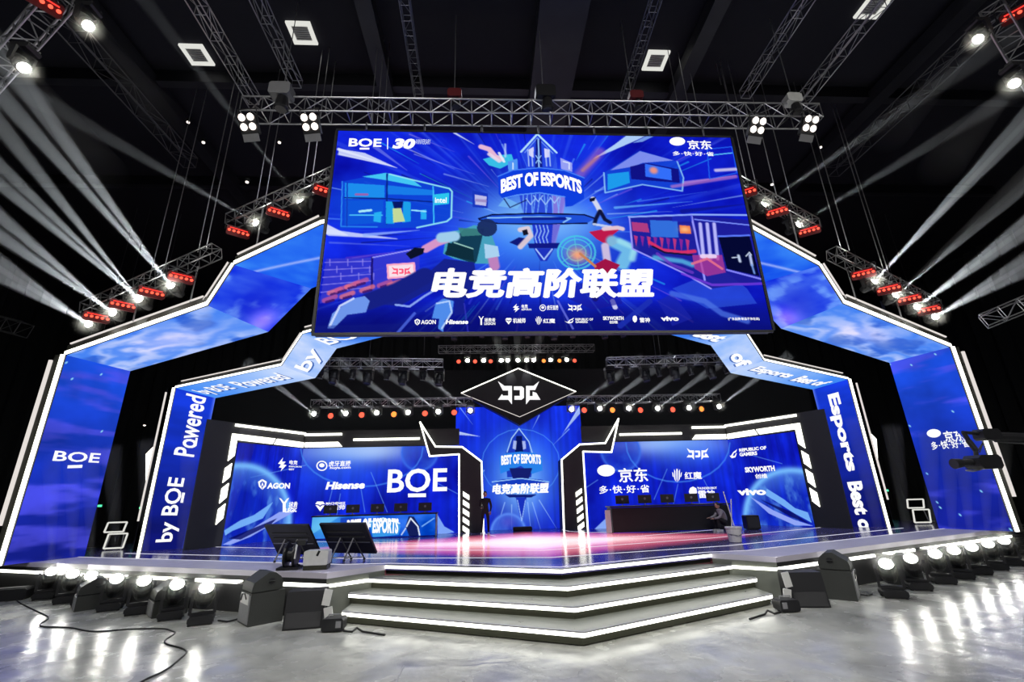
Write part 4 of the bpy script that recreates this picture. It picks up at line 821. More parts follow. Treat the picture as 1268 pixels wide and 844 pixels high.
# gate columns with lit zigzag edges
def gate(s):
    root = thing('gate_column', 'dark gate column with white zigzag light edge beside the trophy display, '+('towards the lit desk' if s < 0 else 'towards the plain black desk'), 'column')
    out = [(4.78, 5.85), (4.02, 4.70), (2.78, 4.66), (1.88, 3.98), (1.80, H)]; inn = [(2.88, H), (2.92, 4.33), (4.28, 4.27), (4.78, 5.85)]
    yy = 22.0
    f = lambda P: [(s*x, z) for x, z in P]
    MB().prism(f([out[4], out[3], out[2], out[1], out[0], inn[2], inn[1], inn[0]]), yy, yy+1.2, 'XZ').build('body', MT['dark'], root)
    def poly_strip(P, wd, nm, ma):
        for a, b in zip(P[:-1], P[1:]):
            a = Vector((s*a[0], yy-0.03, a[1])); b = Vector((s*b[0], yy-0.03, b[1])); d = (b-a).normalized(); n = Vector((-d.z, 0, d.x))*wd/2; a = a-d*wd*0.3; b = b+d*wd*0.3
            vs = [a-n, b-n, b+n, a+n]; MB().add([tuple(v) for v in vs]+[tuple(v+Vector((0, 0.05, 0))) for v in vs], [(0,1,2,3),(4,5,6,7),(0,1,5,4),(1,2,6,5),(2,3,7,6),(3,0,4,7)]).build(nm, ma, root)
    poly_strip(out, 0.07, 'edge_light', MT['strip']); poly_strip(inn, 0.065, 'edge_light', MT['strip'])
    for k in range(5):
        z = 2.52-k*0.36; x0, x1 = 2.44, 2.72
        MB().prism(f([(x1, z+0.16), (x0, z-0.02), (x0, z-0.22), (x1, z-0.04)]), yy-0.05, yy, 'XZ').build('slash_light', MT['panel'], root)
for s in (-1, 1): gate(s)
# dark back boards that close the stage behind the displays
struct(MB().box((0, 25.2, 4.6), (34, 0.2, 9.2)).build('wall_stage_back', MT['curtain']))

# ------------------------------------------------------------------ trusses
_tr = {}
def truss(name, label, p0, p1, size=0.4, bay=0.45, detail=True, ma='dimalu', group=None, r=0.022, up=(0, 0, 1), cat='truss'):
    p0 = Vector(p0); p1 = Vector(p1); d = p1-p0; L = d.length; X = d.normalized(); Y = Vector(up).cross(X).normalized(); Z = X.cross(Y)
    root = bpy.data.objects.new(name, None); COL.objects.link(root); tag(root, label, cat, group)
    root.matrix_world = Matrix(((X.x, Y.x, Z.x, p0.x), (X.y, Y.y, Z.y, p0.y), (X.z, Y.z, Z.z, p0.z), (0, 0, 0, 1)))
    h = size/2; M_ = MT[ma]
    key = ('c', round(L, 3), r, ma); 
    if key not in _tr: _tr[key] = MB().tube((0, 0, 0), (L, 0, 0), r, 8).mesh('chord')
    for y in (-h, h):
        for z in (-h, h): obj('chord', _tr[key], M_, root, (0, y, z))
    n = max(2, int(round(L/bay))); b = L/n
    def bars(i):
        x0, x1 = i*b, (i+1)*b; e = i % 2
        out = [((x0, -h, -h), (x0, h, -h)), ((x0, -h, -h), (x0, -h, h)), ((x0, h, -h), (x0, h, h)), ((x0, -h, h), (x0, h, h))]
        out += [((x0, -h, (-h if e else h)), (x1, -h, (h if e else -h))), ((x0, h, (-h if e else h)), (x1, h, (h if e else -h))), ((x0, (-h if e else h), h), (x1, (h if e else -h), h))]
        return out
    if detail:
        for i in range(n+1):
            bl = bars(i); bl = bl if i < n else bl[:4]
            for j, (a, c) in enumerate(bl):
                k = ('b', round(b, 3), size, r, ma, j, i % 2)
                if k not in _tr: _tr[k] = MB().tube((a[0]-i*b, a[1], a[2]), (c[0]-i*b, c[1], c[2]), r*0.6, 6).mesh('brace')
                obj('brace', _tr[k], M_, root, (i*b, 0, 0))
    else:
        mb = MB()
        for i in range(n+1):
            bl = bars(i); bl = bl if i < n else bl[:4]
            for a, c in bl: mb.tube(a, c, r*0.6, 5)
        o = mb.build('bracing', M_, root); o['kind'] = 'stuff'
    return root
truss('main_truss', 'long grey box truss running just above the top edge of the huge display', (-8.5, 10.75, 13.18), (8.65, 10.75, 13.38), 0.5, 0.6, True, 'alu', r=0.026)
for i, (x, z, y1) in enumerate(((-8.75, 14.3, 1.0), (-7.55, 15.0, 2.5), (8.7, 14.4, 1.0), (7.1, 15.0, 2.0))):
    truss('ceiling_truss', ['grey truss running from the left end of the main truss towards the viewer', 'higher grey truss just inside the leftmost long one, above the main truss', 'grey truss running from the right end of the main truss towards the viewer', 'higher grey truss just inside the rightmost long one, above the main truss'][i],
          (x, 11.5, z), (x, y1, z), 0.31, 0.7, True, 'alu', 'long trusses under the ceiling', 0.017)
for i, (x, z, y0, y1) in enumerate(((-3.7, 14.6, 11.5, 7.2), (3.0, 14.8, 11.5, 4.5))):
    truss('ladder_truss', ['slim dim ladder truss above the main truss, left of the middle', 'slim dim ladder truss above the main truss, right of the middle'][i], (x, y0, z), (x, y1, z+0.5), 0.26, 0.4, True, 'dimalu', 'slim trusses above the main truss', 0.016)
for i, s in enumerate((-1, 1)):
    truss('outer_ceiling_truss', ['faint dark truss high over the outer portal on the left', 'faint dark truss high over the outer portal on the right'][i], (s*13.2, 15.5, 15.2), (s*13.2, 5.0, 15.2), 0.45, 0.9, False, 'dimalu', r=0.02)

def strobe(loc, aim, label, cells=5):
    root = thing('red_strobe_bar', label, 'stage light', loc, group='red strobe bars on the trusses')
    d = Vector(aim)-Vector(loc); root.rotation_euler = d.to_track_quat('Y', 'Z').to_euler()
    MB().cbox((0, 0, 0), (0.66, 0.16, 0.30), 0.04).build('housing', MT['redpaint'], root)
    MB().tube((-0.37, 0, 0.0), (-0.37, -0.02, 0.3), 0.015).tube((0.37, 0, 0.0), (0.37, -0.02, 0.3), 0.015).tube((-0.37, -0.02, 0.3), (0.37, -0.02, 0.3), 0.015).build('bracket', MT['black'], root)
    for k in range(cells):
        MB().lathe([(0.042, 0.0), (0.042, 0.03)], 10).build('red_lamp', MT['redhot'], root, (-0.26+0.13*k, 0.085, 0.0), (-math.pi/2, 0, 0))
    MB().box((0, 0.083, 0.085), (0.5, 0.012, 0.03)).build('lamp_tube', MT['red'], root)
    return root
_mh = {}
def head_meshes():
    b = MB().cbox((0, 0, 0.07), (0.42, 0.34, 0.14), 0.04); 
    for x in (-0.17, 0.17):
        for y in (-0.13, 0.13): b.tube((x, y, -0.02), (x, y, 0.02), 0.03)
    _mh['base'] = b.mesh('base')
    y = MB().box((0, 0, 0.17), (0.40, 0.14, 0.05))
    for x in (-0.2, 0.2): y.prism([(-0.08, 0.16), (0.08, 0.16), (0.06, 0.52), (0.0, 0.58), (-0.06, 0.52)], x-0.025, x+0.025, 'YZ')
    _mh['yoke'] = y.mesh('yoke')
    _mh['head'] = MB().lathe([(0.08, -0.26), (0.12, -0.24), (0.155, -0.1), (0.165, 0.05), (0.145, 0.10), (0.15, 0.24), (0.14, 0.26), (0.125, 0.26), (0.12, 0.235)], 16).mesh('head', False)
    _mh['lens'] = MB().lathe([(0.118, 0.236), (0.118, 0.242), (0.06, 0.252)], 16).mesh('lens')
    _mh['clamp'] = MB().box((0, 0, -0.04), (0.3, 0.08, 0.05)).tube((0, 0, -0.02), (0, 0, -0.16), 0.03).mesh('clamp')
head_meshes()
BEAM = {}
def beam_mat(density, col=(1, 1, 1)):
    k = (density, col)
    if k in BEAM: return BEAM[k]
    m = bpy.data.materials.new('lit_volume'); m.use_nodes = True; nt = m.node_tree; nt.nodes.clear()
    v = nt.nodes.new('ShaderNodeVolumeScatter'); v.inputs['Density'].default_value = density; v.inputs['Anisotropy'].default_value = 0.0; v.inputs['Color'].default_value = (*col, 1)
    o = nt.nodes.new('ShaderNodeOutputMaterial'); nt.links.new(v.outputs[0], o.inputs['Volume']); BEAM[k] = m; return m
def beam(p, d, L, r0, r1, power, label, density=0.05, col=(0.88, 0.96, 1.0), spot=True, spread=None):
    p = Vector(p); d = Vector(d).normalized(); q = d.to_track_quat('Z', 'Y')
    me = MB().lathe([(r0, 0), (r1, L)], 20).mesh('light_beam')
    o = obj('light_beam', me, beam_mat(density)); o.location = p; o.rotation_mode = 'QUATERNION'; o.rotation_quaternion = q
    tag(o, label, 'light beam', 'beams of light in the haze', 'stuff')
    l = bpy.data.lights.new('beam_lamp', 'SPOT'); l.energy = power; l.color = col; l.shadow_soft_size = r0*0.6; l.spot_blend = 0.15
    ap = r0*L/(r1-r0); ap = min(ap, 1.2); l.spot_size = 2*math.atan((r1)/(L+ap))*1.0
    lo_ = bpy.data.objects.new('beam_lamp', l); COL.objects.link(lo_); lo_.location = p-d*ap*0.0+d*0.01; lo_.rotation_mode = 'QUATERNION'; lo_.rotation_quaternion = d.to_track_quat('-Z', 'Y')
    return o
def halo_mat(density, r):
    "halo added in place of lens glow, thinning out smoothly from the lamp"
    k = ('h', density, r)
    if k in BEAM: return BEAM[k]
    m = bpy.data.materials.new('added_halo'); m.use_nodes = True; nt = m.node_tree; nt.nodes.clear()
    tc = nt.nodes.new('ShaderNodeTexCoord'); vm = nt.nodes.new('ShaderNodeVectorMath'); vm.operation = 'LENGTH'; nt.links.new(tc.outputs['Object'], vm.inputs[0])
    mr = nt.nodes.new('ShaderNodeMapRange'); mr.interpolation_type = 'SMOOTHERSTEP'; mr.inputs[1].default_value = 0.0; mr.inputs[2].default_value = r*0.92; mr.inputs[3].default_value = density; mr.inputs[4].default_value = 0.0
    nt.links.new(vm.outputs['Value'], mr.inputs[0])
    v = nt.nodes.new('ShaderNodeVolumeScatter'); nt.links.new(mr.outputs[0], v.inputs['Density']); v.inputs['Color'].default_value = (1, 1, 0.93, 1)
    o = nt.nodes.new('ShaderNodeOutputMaterial'); nt.links.new(v.outputs[0], o.inputs['Volume']); m.cycles.volume_step_rate = 1.0; BEAM[k] = m; return m
def glow(p, r, power, where, density=0.22):  # added halo sphere standing in for the lens glow of a lamp
    bm = bmesh.new(); bmesh.ops.create_icosphere(bm, subdivisions=2, radius=r); me = bpy.data.meshes.new('lit_volume'); bm.to_mesh(me); bm.free()
    o = obj('lit_volume', me, halo_mat(density*2.5, r)); o.location = p; tag(o, 'added halo of glow close round the '+where, 'halo', 'added halos round the lamps', 'stuff')
    l = bpy.data.lights.new('halo_light', 'POINT'); l.energy = power; l.shadow_soft_size = 0.03; l.color = (1, 1, 0.9); lo_ = bpy.data.objects.new('halo_light', l); COL.objects.link(lo_); lo_.location = Vector(p)+(Vector(CAM)-Vector(p)).normalized()*0.06  # extra point light put in to brighten the halo
def moving_head(loc, aim, label, scale=1.0, hang=False, lens='lens', group='moving head lights', rz=0.0, dark=None):
    root = thing('moving_head_light', label, 'stage light', loc, group=group)
    R0 = Matrix.Rotation(rz, 3, 'Z') @ (Matrix.Rotation(math.pi, 3, 'X') if hang else Matrix.Identity(3))
    root.rotation_euler = R0.to_euler(); root.scale = (scale,)*3
    dl = R0.inverted() @ Vector(aim).normalized(); t = math.acos(max(-1, min(1, dl.z))); pan = math.atan2(dl.x, -dl.y)
    bm_ = MT[dark or 'black']
    obj('base', _mh['base'], bm_, root)
    if hang: obj('clamp', _mh['clamp'], bm_, root)
    obj('yoke', _mh['yoke'], bm_, root, rot=(0, 0, pan))
    Rl = Matrix.Rotation(pan, 3, 'Z') @ Matrix.Rotation(t, 3, 'X')
    hd = obj('head', _mh['head'].copy() if dark else _mh['head'], bm_, root, (0, 0, 0.46)); hd.rotation_euler = Rl.to_euler()
    if lens:
        key = 'lens_'+lens
        if key not in _mh: _mh[key] = _mh['lens'].copy(); _mh[key].materials.clear(); _mh[key].materials.append(MT[lens])
        obj('lens', _mh[key], None, hd)
    piv = Vector(loc)+R0 @ Vector((0, 0, 0.46*scale)); dv = Vector(aim).normalized()
    return root, piv+dv*0.27*scale, dv

# ------------------------------------------------------------------ trusses over the portal arms with their lamps
def on_line(a, b, x): t = (x-a[0])/(b[0]-a[0]); return Vector(a).lerp(Vector(b), t)
SIDE = {-1: 'left', 1: 'right'}
for s in (-1, 1):
    sd = SIDE[s]
    a, b = (s*14.6, 14.45, 8.55), (s*9.9, 12.95, 9.85)
    truss('portal_truss', 'box truss slanting over the lower %s arm of the outer portal, carrying lamps' % sd, a, b, 0.36, 0.42, True, 'alu', 'trusses over the portal arms', 0.02)
    a2, b2 = (s*9.95, 13.4, 11.2), (s*5.9, 11.6, 11.75)
    truss('portal_truss', 'box truss slanting over the upper %s arm of the outer portal, near the display' % sd, a2, b2, 0.36, 0.42, True, 'alu', 'trusses over the portal arms', 0.02)
    RA = [((119.8, 392.8), (1150, 383.7)), ((152, 378), (1126, 370.5)), ((187.8, 362.4), (1100.5, 358)), ((224, 344), (1069, 339))]
    YA = [14.2, 13.8, 13.3, 13.0]
    for i, (p, y) in enumerate(zip(RA, YA)):
        P = at(*p[0 if s < 0 else 1], Y=y); strobe(P, Vector((s*-2, -2, 3)), '%s red strobe bar from the outer end on the lower %s truss' % (ORD[i], sd))
    RB = [((294.9, 287.5), (1002, 286)), ((344.7, 263.6), (962.2, 262.6)), ((402.4, 237), (922.5, 239))]
    for i, (p, y) in enumerate(zip(RB, (13.3, 12.6, 11.6))):
        P = at(*p[0 if s < 0 else 1], Y=y); strobe(P, Vector((s*-2, -2, 3)), '%s red strobe bar from the outer end on the upper %s truss' % (ORD[i], sd))
    WA = [((114.8, 403.6), (1152.7, 394.5)), ((145.5, 391), (1129.5, 383.4)), ((179.5, 376), (1102, 370.5)), ((218.5, 359.6), (1074.7, 354.4))]
    TG = [[(0, 325), (0, 341)], [(0, 268), (0, 292)], [(0, 205), (0, 228), (40, 205)], [(70, 195), (95, 195)]] if s < 0 else [[(1268, 322), (1268, 336)], [(1268, 276), (1268, 290)], [(1268, 216), (1268, 232)], [(1268, 160), (1240, 175)]]
    for i, (p, y) in enumerate(zip(WA, (14.5, 14.1, 13.6, 13.1))):
        q = p[0 if s < 0 else 1]; P = at(*q, Y=y); T0 = at(*TG[i][0], Y=9.5); aim = (T0-P).normalized()
        root, lp, dv = moving_head(P+Vector((0, 0, 0.46*0.9)), (aim+Vector((0, -0.9, 0))).normalized(), '%s white moving light from the outer end under the lower %s truss' % (ORD[i], sd), 0.9, True, 'lens', 'white moving lights on the portal trusses')
        glow(lp, 0.5, 18, '%s white lamp under the lower %s truss' % (ORD[i], sd))
        for k, tg in enumerate(TG[i]):
            T1 = at(*tg, Y=9.5); beam(lp, T1-lp, (T1-lp).length*1.7, 0.035, 0.28, 15000, 'white beam %d fanning up into the haze from the %s lamp on the lower %s truss' % (k+1, ORD[i], sd), 0.22)
    WB = [((324.2, 281), (981, 283)), ((377.6, 256.5), (938, 258.7))]
    TB = [(150, 180), (225, 60)] if s < 0 else [(1150, 180), (1090, 155)]
    for i, (p, y) in enumerate(zip(WB, (12.9, 12.1))):
        q = p[0 if s < 0 else 1]; P = at(*q, Y=y); T1 = at(*TB[i], Y=10.0)
        root, lp, dv = moving_head(P+Vector((0, 0, 0.4)), ((T1-P).normalized()+Vector((0, -0.9, 0))).normalized(), '%s white moving light from the outer end under the upper %s truss' % (ORD[i], sd), 0.9, True, 'lens', 'white moving lights on the portal trusses')
        glow(lp, 0.45, 14, '%s white lamp under the upper %s truss' % (ORD[i], sd)); beam(lp, T1-lp, (T1-lp).length*2.0, 0.035, 0.34, 4000, 'faint white beam rising from the %s lamp on the upper %s truss' % (ORD[i], sd), 0.06)
    # near corner truss with lamps
    c0 = at(*((78, -6) if s < 0 else (1228, 10)), Y=7.5); c1 = at(*((-25, 110) if s < 0 else (1290, 115)), Y=8.6)
    truss('corner_truss', 'near box truss cut by the frame in the upper %s corner' % sd, c0, c1, 0.42, 0.42, True, 'alu', 'near corner trusses', 0.026)
    P = at(*((52, 2) if s < 0 else (1262, 15)), Y=7.4); strobe(P, Vector((0, -1, 2)), 'red strobe bar on the near truss in the upper %s corner' % sd)
    for i, q in enumerate(((100, 20), (19.5, 71.7)) if s < 0 else ((1221, 38), (1266, 93.5))):
        P = at(*q, Y=7.6); tg = at(*(((190, 130), (110, 190)) if s < 0 else ((1120, 145), (1180, 190)))[i], Y=13)
        root, lp, dv = moving_head(P+Vector((0, 0.1, 0.4)), ((tg-P).normalized()*0.55+(Vector(CAM)-P).normalized()).normalized(), '%s white moving light by the near truss in the upper %s corner' % (['upper', 'lower'][i], sd), 0.9, True, 'lens', 'white moving lights in the corners')
        glow(lp, 0.4, 14, '%s white lamp in the upper %s corner' % (['upper', 'lower'][i], sd)); beam(lp, tg-lp, (tg-lp).length*1.4, 0.12, 0.8, 1500, 'wide soft beam falling from the %s lamp in the upper %s corner' % (['upper', 'lower'][i], sd), 0.035, (1, 1, 0.88))
    # far dim truss at the frame's edge
    if s > 0: truss('side_truss', 'pale short truss end at the right edge beyond the outer portal', at(1218, 398, Y=13), at(1290, 368, Y=12), 0.42, 0.5, True, 'alu', r=0.02)
    else: truss('side_truss', 'dim truss end at the left edge beyond the outer portal', at(30, 408, Y=17), at(-40, 390, Y=17), 0.5, 0.6, False, 'dimalu', r=0.02)

# blinders, hoists, cables on the main truss
def blinder(px, py, label, y=10.42):
    P = at(px, py, Y=y); root = thing('blinder_light', label, 'stage light', P, group='four-cell blinders on the main truss')
    root.rotation_euler = (math.radians(38), 0, math.radians(-8 if px < 600 else 8))
    MB().cbox((0, 0.06, -0.04), (0.5, 0.12, 0.5), 0.03).build('housing', MT['black'], root)
    for x in (-0.125, 0.125):
        for z in (-0.08, 0.16):
            MB().lathe([(0.085, 0), (0.095, 0.03), (0.085, 0.032)], 14).build('lamp', MT['warm'], root, (x, 0.0, z), (math.pi/2, 0, 0))
    MB().box((0, 0.0, -0.36), (0.46, 0.02, 0.2)).build('barn_door', MT['grey'], root)
    MB().tube((-0.27, 0.06, 0), (-0.27, 0.12, 0.38), 0.015).tube((0.27, 0.06, 0), (0.27, 0.12, 0.38), 0.015).tube((-0.27, 0.12, 0.38), (0.27, 0.12, 0.38), 0.015).build('bracket', MT['black'], root)
blinder(307, 153, 'four-cell blinder at the far left end of the main truss'); blinder(384, 153, 'four-cell blinder on the main truss, second from its left end')
blinder(938, 157, 'four-cell blinder on the main truss, second from its right end'); blinder(1003, 155, 'four-cell blinder at the far right end of the main truss')
def hoist(px, py, y, label, ma='redpaint', s=1.0):
    P = at(px, py, Y=y); root = thing('chain_hoist', label, 'hoist', P, group='chain hoists on the main truss')
    MB().cbox((0, 0, 0), (0.42*s, 0.26*s, 0.3*s), 0.06).build('motor_body', MT[ma], root); MB().lathe([(0.11*s, 0), (0.14*s, 0.05), (0.1*s, 0.3*s)], 12).build('chain_bag', MT['black'], root, (0.05, 0, -0.45*s))
    MB().tube((0, 0, 0.15*s), (0, 0, 0.28*s), 0.02).build('hook', MT['steel'], root)
hoist(349, 114, 10.4, 'grey chain hoist on the left part of the main truss', 'grey', 1.4); hoist(563, 118, 10.7, 'reddish chain hoist above the display, left of its middle')
hoist(675, 117, 10.5, 'black chain hoist above the middle of the display', 'black', 1.4); hoist(787, 120, 10.7, 'dark red chain hoist above the display, right of its middle'); hoist(981, 124, 10.5, 'pale chain hoist near the right end of the main truss', 'white', 1.1)
def cable(px, py, Y, label, z1=17.2, z0=None, r=0.014, ma='steel', grp='steel cables hanging from the ceiling'):
    P = at(px, py, Y=Y); z = P.z if z0 is None else z0
    o = MB().tube((P.x, P.y, z), (P.x, P.y, z1), r, 6).build('hanging_cable', MT[ma]); tag(o, label, 'cable', grp); return o
for i, (px, py, Y) in enumerate(((352, 105, 10.4), (563, 110, 10.7), (672, 108, 10.5), (781, 112, 10.7), (978, 112, 10.5))):
    cable(px, py, Y, 'pale steel cable rising from the %s hoist from the left on the main truss' % ORD[i])
for i, (px, py, Y) in enumerate(((459, 150, 11.4), (467, 152, 11.6), (475, 152, 11.8), (843, 152, 11.6), (856, 152, 11.8), (867, 152, 12.0), (410, 120, 12.5), (893, 105, 12.2), (905, 140, 12.4))):
    cable(px, py, Y, '%s from the left of the thin cables passing behind the main truss' % ORD[i], r=0.012)
for s in (-1, 1):
    sd = SIDE[s]
    L_ = [(185, 345, 13.6), (202, 338, 13.5), (245, 312, 13.0), (255, 308, 12.9), (317, 253, 12.9), (328, 250, 12.8), (376, 226, 12.1), (386, 224, 12.0)]
    R_ = [(1101, 340, 13.6), (1094, 334, 13.5), (1052, 310, 13.0), (1042, 309, 12.9), (981, 252, 12.9), (962, 243, 12.8), (936, 228, 12.1), (925, 224, 12.0)]
    for i, (px, py, Y) in enumerate(L_ if s < 0 else R_): cable(px, py, Y, '%s steel cable from the outer end holding the %s portal trusses' % (ORD[i], sd))
    for i, (dx, Y, ln) in enumerate(((0, 17.5, 0), (16, 17.5, 0), (52, 18, 0))):
        q = (112+dx*1.7, 470-dx*2) if s < 0 else (1160-dx*1.7, 460-dx*2)
        cable(*q, Y+4, '%s dim cable hanging far behind the %s portal truss' % (ORD[i], sd), r=0.01, ma='dimalu', grp='dim far cables')
    for i, (x, y, z0_, z1_) in enumerate(((12.6, 13.9, 7.9, 8.9), (10.6, 13.3, 8.3, 9.5), (8.6, 12.7, 9.5, 11.3))):
        o = MB().tube((s*x, y, z0_), (s*x, y, z1_), 0.025, 6).build('strut', MT['alu']); tag(o, '%s short upright strut from the outer end between %s portal arm and its truss' % (ORD[i], sd), 'strut', 'struts on the portal arms')
# ceiling cassettes, girders, ducts
def cassette(px, py, label):  # air-conditioning cassette; its frame is given a glow, it is no lamp
    P = at(px, py, Z=17.15); root = thing('glowing_cassette', label, 'air-conditioning cassette', (P.x, P.y, 17.15), group='square ceiling panels'); root.scale = (0.68, 0.68, 1); 
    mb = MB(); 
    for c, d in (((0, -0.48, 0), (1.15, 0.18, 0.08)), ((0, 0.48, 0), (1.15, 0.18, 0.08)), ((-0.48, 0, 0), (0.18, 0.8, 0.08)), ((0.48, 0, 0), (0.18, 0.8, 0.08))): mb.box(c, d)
    mb.build('frame', MT['addglow'], root); MB().box((0, 0, 0.03), (0.8, 0.8, 0.04)).build('backing', MT['grey'], root)
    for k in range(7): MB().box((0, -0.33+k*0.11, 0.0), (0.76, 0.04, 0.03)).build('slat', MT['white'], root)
emitless_white = mat('cassette_white', (0.85, 0.85, 0.82), 0.5)
cassette(374, 41, 'white square air-conditioning cassette with a grey grille and added glow in the ceiling left of the middle'); cassette(244, 68, 'white square air-conditioning cassette with a grey grille and added glow behind the leftmost long truss'); cassette(812, 75, 'white square air-conditioning cassette with a grey grille and added glow behind the slim ladder truss'); cassette(1082, 8, 'white square air-conditioning cassette with a grey grille and added glow at the top, behind the right long truss')
for i, (x, y, z, dx, dy, dz) in enumerate(((0.8, 8, 16.6, 1.5, 16, 0.6), (-5.2, 10, 16.7, 0.5, 20, 0.5), (5.6, 10, 16.7, 0.5, 20, 0.5), (-13.5, 10, 16.7, 0.5, 20, 0.5), (13.5, 10, 16.7, 0.5, 20, 0.5))):
    o = MB().box((x, y, z), (dx, dy, dz)).build('ceiling_duct' if i == 0 else 'ceiling_girder', MT['duct'])
    tag(o, ['wide dull metal duct along the ceiling over the middle', 'dark steel girder under the ceiling left of the duct', 'dark steel girder under the ceiling right of the duct', 'dark steel girder far left under the ceiling', 'dark steel girder far right under the ceiling'][i], 'duct' if i == 0 else 'girder')
for i, y in enumerate((8.6, 13.2, 19)):
    o = MB().box((0, y, 16.95), (50, 0.3, 0.5)).build('cross_girder', MT['duct']); tag(o, ['nearest', 'middle', 'farthest'][i]+' of the three girders crossing the ceiling from side to side', 'girder')
for i, (px, py) in enumerate(((147, 62), (209, 93), (306, 225), (233, 151), (252, 176), (346, 176), (646, 100), (1057, 107), (1016, 182), (179, 526), (956, 228))):
    P = at(px, py, Y=14 if py < 400 else 24); root = thing('small_ceiling_lamp', 'small white lamp dot, %s from the left among the dark ceiling gear' % ORD[[2, 3, 5, 4, 4, 6, 7, 9, 8, 1, 8][i]-1] if i not in (4, 9, 10) else ['', '', '', '', 'small white lamp dot below the other one beside the left long truss', '', '', '', '', 'small white lamp in the dark between the two left portal legs', 'small white spark above the upper right portal truss'][i], 'lamp', P, group='small far lamps')
    MB().lathe([(0.05, 0), (0.08, 0.05), (0.08, 0.12)], 10).build('shade', MT['black'], root, (0, 0, 0.01)); MB().lathe([(0.02, -0.05), (0.05, -0.03), (0.05, 0.0)], 10).build('bulb', MT['warm'], root)

# ------------------------------------------------------------------ backstage rigs
def rig(p0, p1, label, **k): return truss('backstage_truss', label, p0, p1, 0.34, 0.4, False, 'alu', 'trusses inside the stage', 0.02, **k)
for s in (-1, 1):
    sd = SIDE[s]
    rig((s*3.4, 18.2, 7.62), (s*8.6, 17.55, 7.55), 'upper inner truss on the %s carrying unlit moving heads' % sd)
    rig((s*2.3, 21.6, 6.72), (s*9.75, 21.6, 6.72), 'lower inner truss on the %s above the red and white lamps' % sd)
    hp = [397, 414, 437, 456.5, 479.6, 499.6, 524, 544] if s < 0 else [898.7, 879.7, 854.5, 834.6, 815, 798, 774.7, 754]
    for i, x in enumerate(hp):
        P = at(x, 462 if s < 0 else 456, Y=17.6+0.09*i); big = i % 2 == 1
        moving_head((P.x, P.y, 7.42), (0.1*s, -0.25 if big else -0.1, -1), 'unlit %s moving head, %s from the outer end under the upper inner %s truss' % ('large' if big else 'small', ORD[i], sd), 0.95 if big else 0.68, True, None, 'unlit moving heads', dark='dimalu')
    wp = ([(390.8, 513), (429.9, 512.5), (467.7, 511.7), (506.2, 511.2), (543.3, 510.4), (582.4, 509)] if s < 0 else [(887.8, 504), (851, 505.5), (812.5, 506.2), (777, 506.2), (741.5, 506.4), (706.9, 507.4)])
    rp = ([(410, 514.7), (448.3, 513.6), (488, 512.8), (526.4, 511.7), (562.5, 510.5)] if s < 0 else [(868, 506.2), (832.5, 507), (792.6, 507.6), (758, 507.5), (723.1, 507.7)])
    for i, q in enumerate(wp):
        P = at(*q, Y=21.45); o = (-330, -228) if s < 0 else (330, -228)
        tg = at(q[0]+(-82 if s < 0 else 86), q[1]-62, Y=18.0); glow(P+Vector((0, -0.35, 0)), 0.38, 5, '%s white lamp of the low %s row' % (ORD[i], sd))
        root, lp, dv = moving_head(P+Vector((0, 0, 0.46*0.85)), Vector((0, -1, 0.0)), '%s white lamp from the outer end in the low lamp row on the %s' % (ORD[i], sd), 0.85, True, 'lensmid', 'white lamps in the low rows')
        beam(lp, tg-lp, (tg-lp).length*1.05, 0.03, 0.26, 3600, 'thin beam rising outward from the %s white lamp of the low %s row' % (ORD[i], sd), 0.12)
    for i, q in enumerate(rp):
        P = at(*q, Y=21.45); par(P, '%s red lamp from the outer end in the low lamp row on the %s' % (ORD[i], sd), 'orange' if (s < 0 and i == 2) or (s > 0 and i in (0, 3)) else 'redhot') if False else None
_par = {}
def par(P, label, lamp, aim=(0, -1, -0.1), s=1.0):
    root = thing('par_lamp', label, 'stage light', P, group='red lamps in the rows'); root.scale = (s,)*3
    root.rotation_euler = Vector(aim).to_track_quat('Z', 'Y').to_euler()
    if not _par:
        _par['can'] = MB().lathe([(0.08, -0.3), (0.12, -0.26), (0.15, 0.0), (0.15, 0.1), (0.13, 0.1), (0.125, 0.02)], 14).mesh('can')
        _par['yoke'] = MB().tube((-0.17, 0, 0), (-0.17, 0.3, -0.05), 0.02).tube((0.17, 0, 0), (0.17, 0.3, -0.05), 0.02).tube((-0.17, 0.3, -0.05), (0.17, 0.3, -0.05), 0.02).mesh('yoke')
    obj('can', _par['can'], MT['black'], root); obj('yoke', _par['yoke'], MT['black'], root)
    k = 'l'+lamp
    if k not in _par: _par[k] = MB().lathe([(0.124, 0.02), (0.124, 0.03), (0.06, 0.045)], 14).mesh('lamp_face'); _par[k].materials.append(MT[lamp])
    obj('lamp_face', _par[k], None, root); return root
for s in (-1, 1):
    sd = SIDE[s]
    rp = ([(410, 514.7), (448.3, 513.6), (488, 512.8), (526.4, 511.7), (562.5, 510.5)] if s < 0 else [(868, 506.2), (832.5, 507), (792.6, 507.6), (758, 507.5), (723.1, 507.7)])
    for i, q in enumerate(rp):
        par(at(*q, Y=21.45), '%s red lamp from the outer end in the low lamp row on the %s' % (ORD[i], sd), 'orange' if (s < 0 and i == 2) or (s > 0 and i in (0, 3)) else 'redhot')
rig((-4.1, 22.95, 9.75), (4.1, 22.95, 9.75), 'box truss inside the stage above the rhombus sign')
truss('backstage_truss', 'box truss just under the bottom edge of the huge display', (-4.3, 14.2, 7.95), (4.9, 14.2, 7.95), 0.34, 0.4, False, 'dimalu', 'trusses inside the stage', 0.02)
wi = ri_ = 0
cen = [(568, 1), (579, 0), (588.3, 1), (599, 0), (607.6, 1), (620.6, 0), (628.4, 0), (641, 0), (651.7, 0), (660.3, 0), (673.2, 1), (681.3, 0), (692.6, 1), (701, 0), (711.3, 1)]
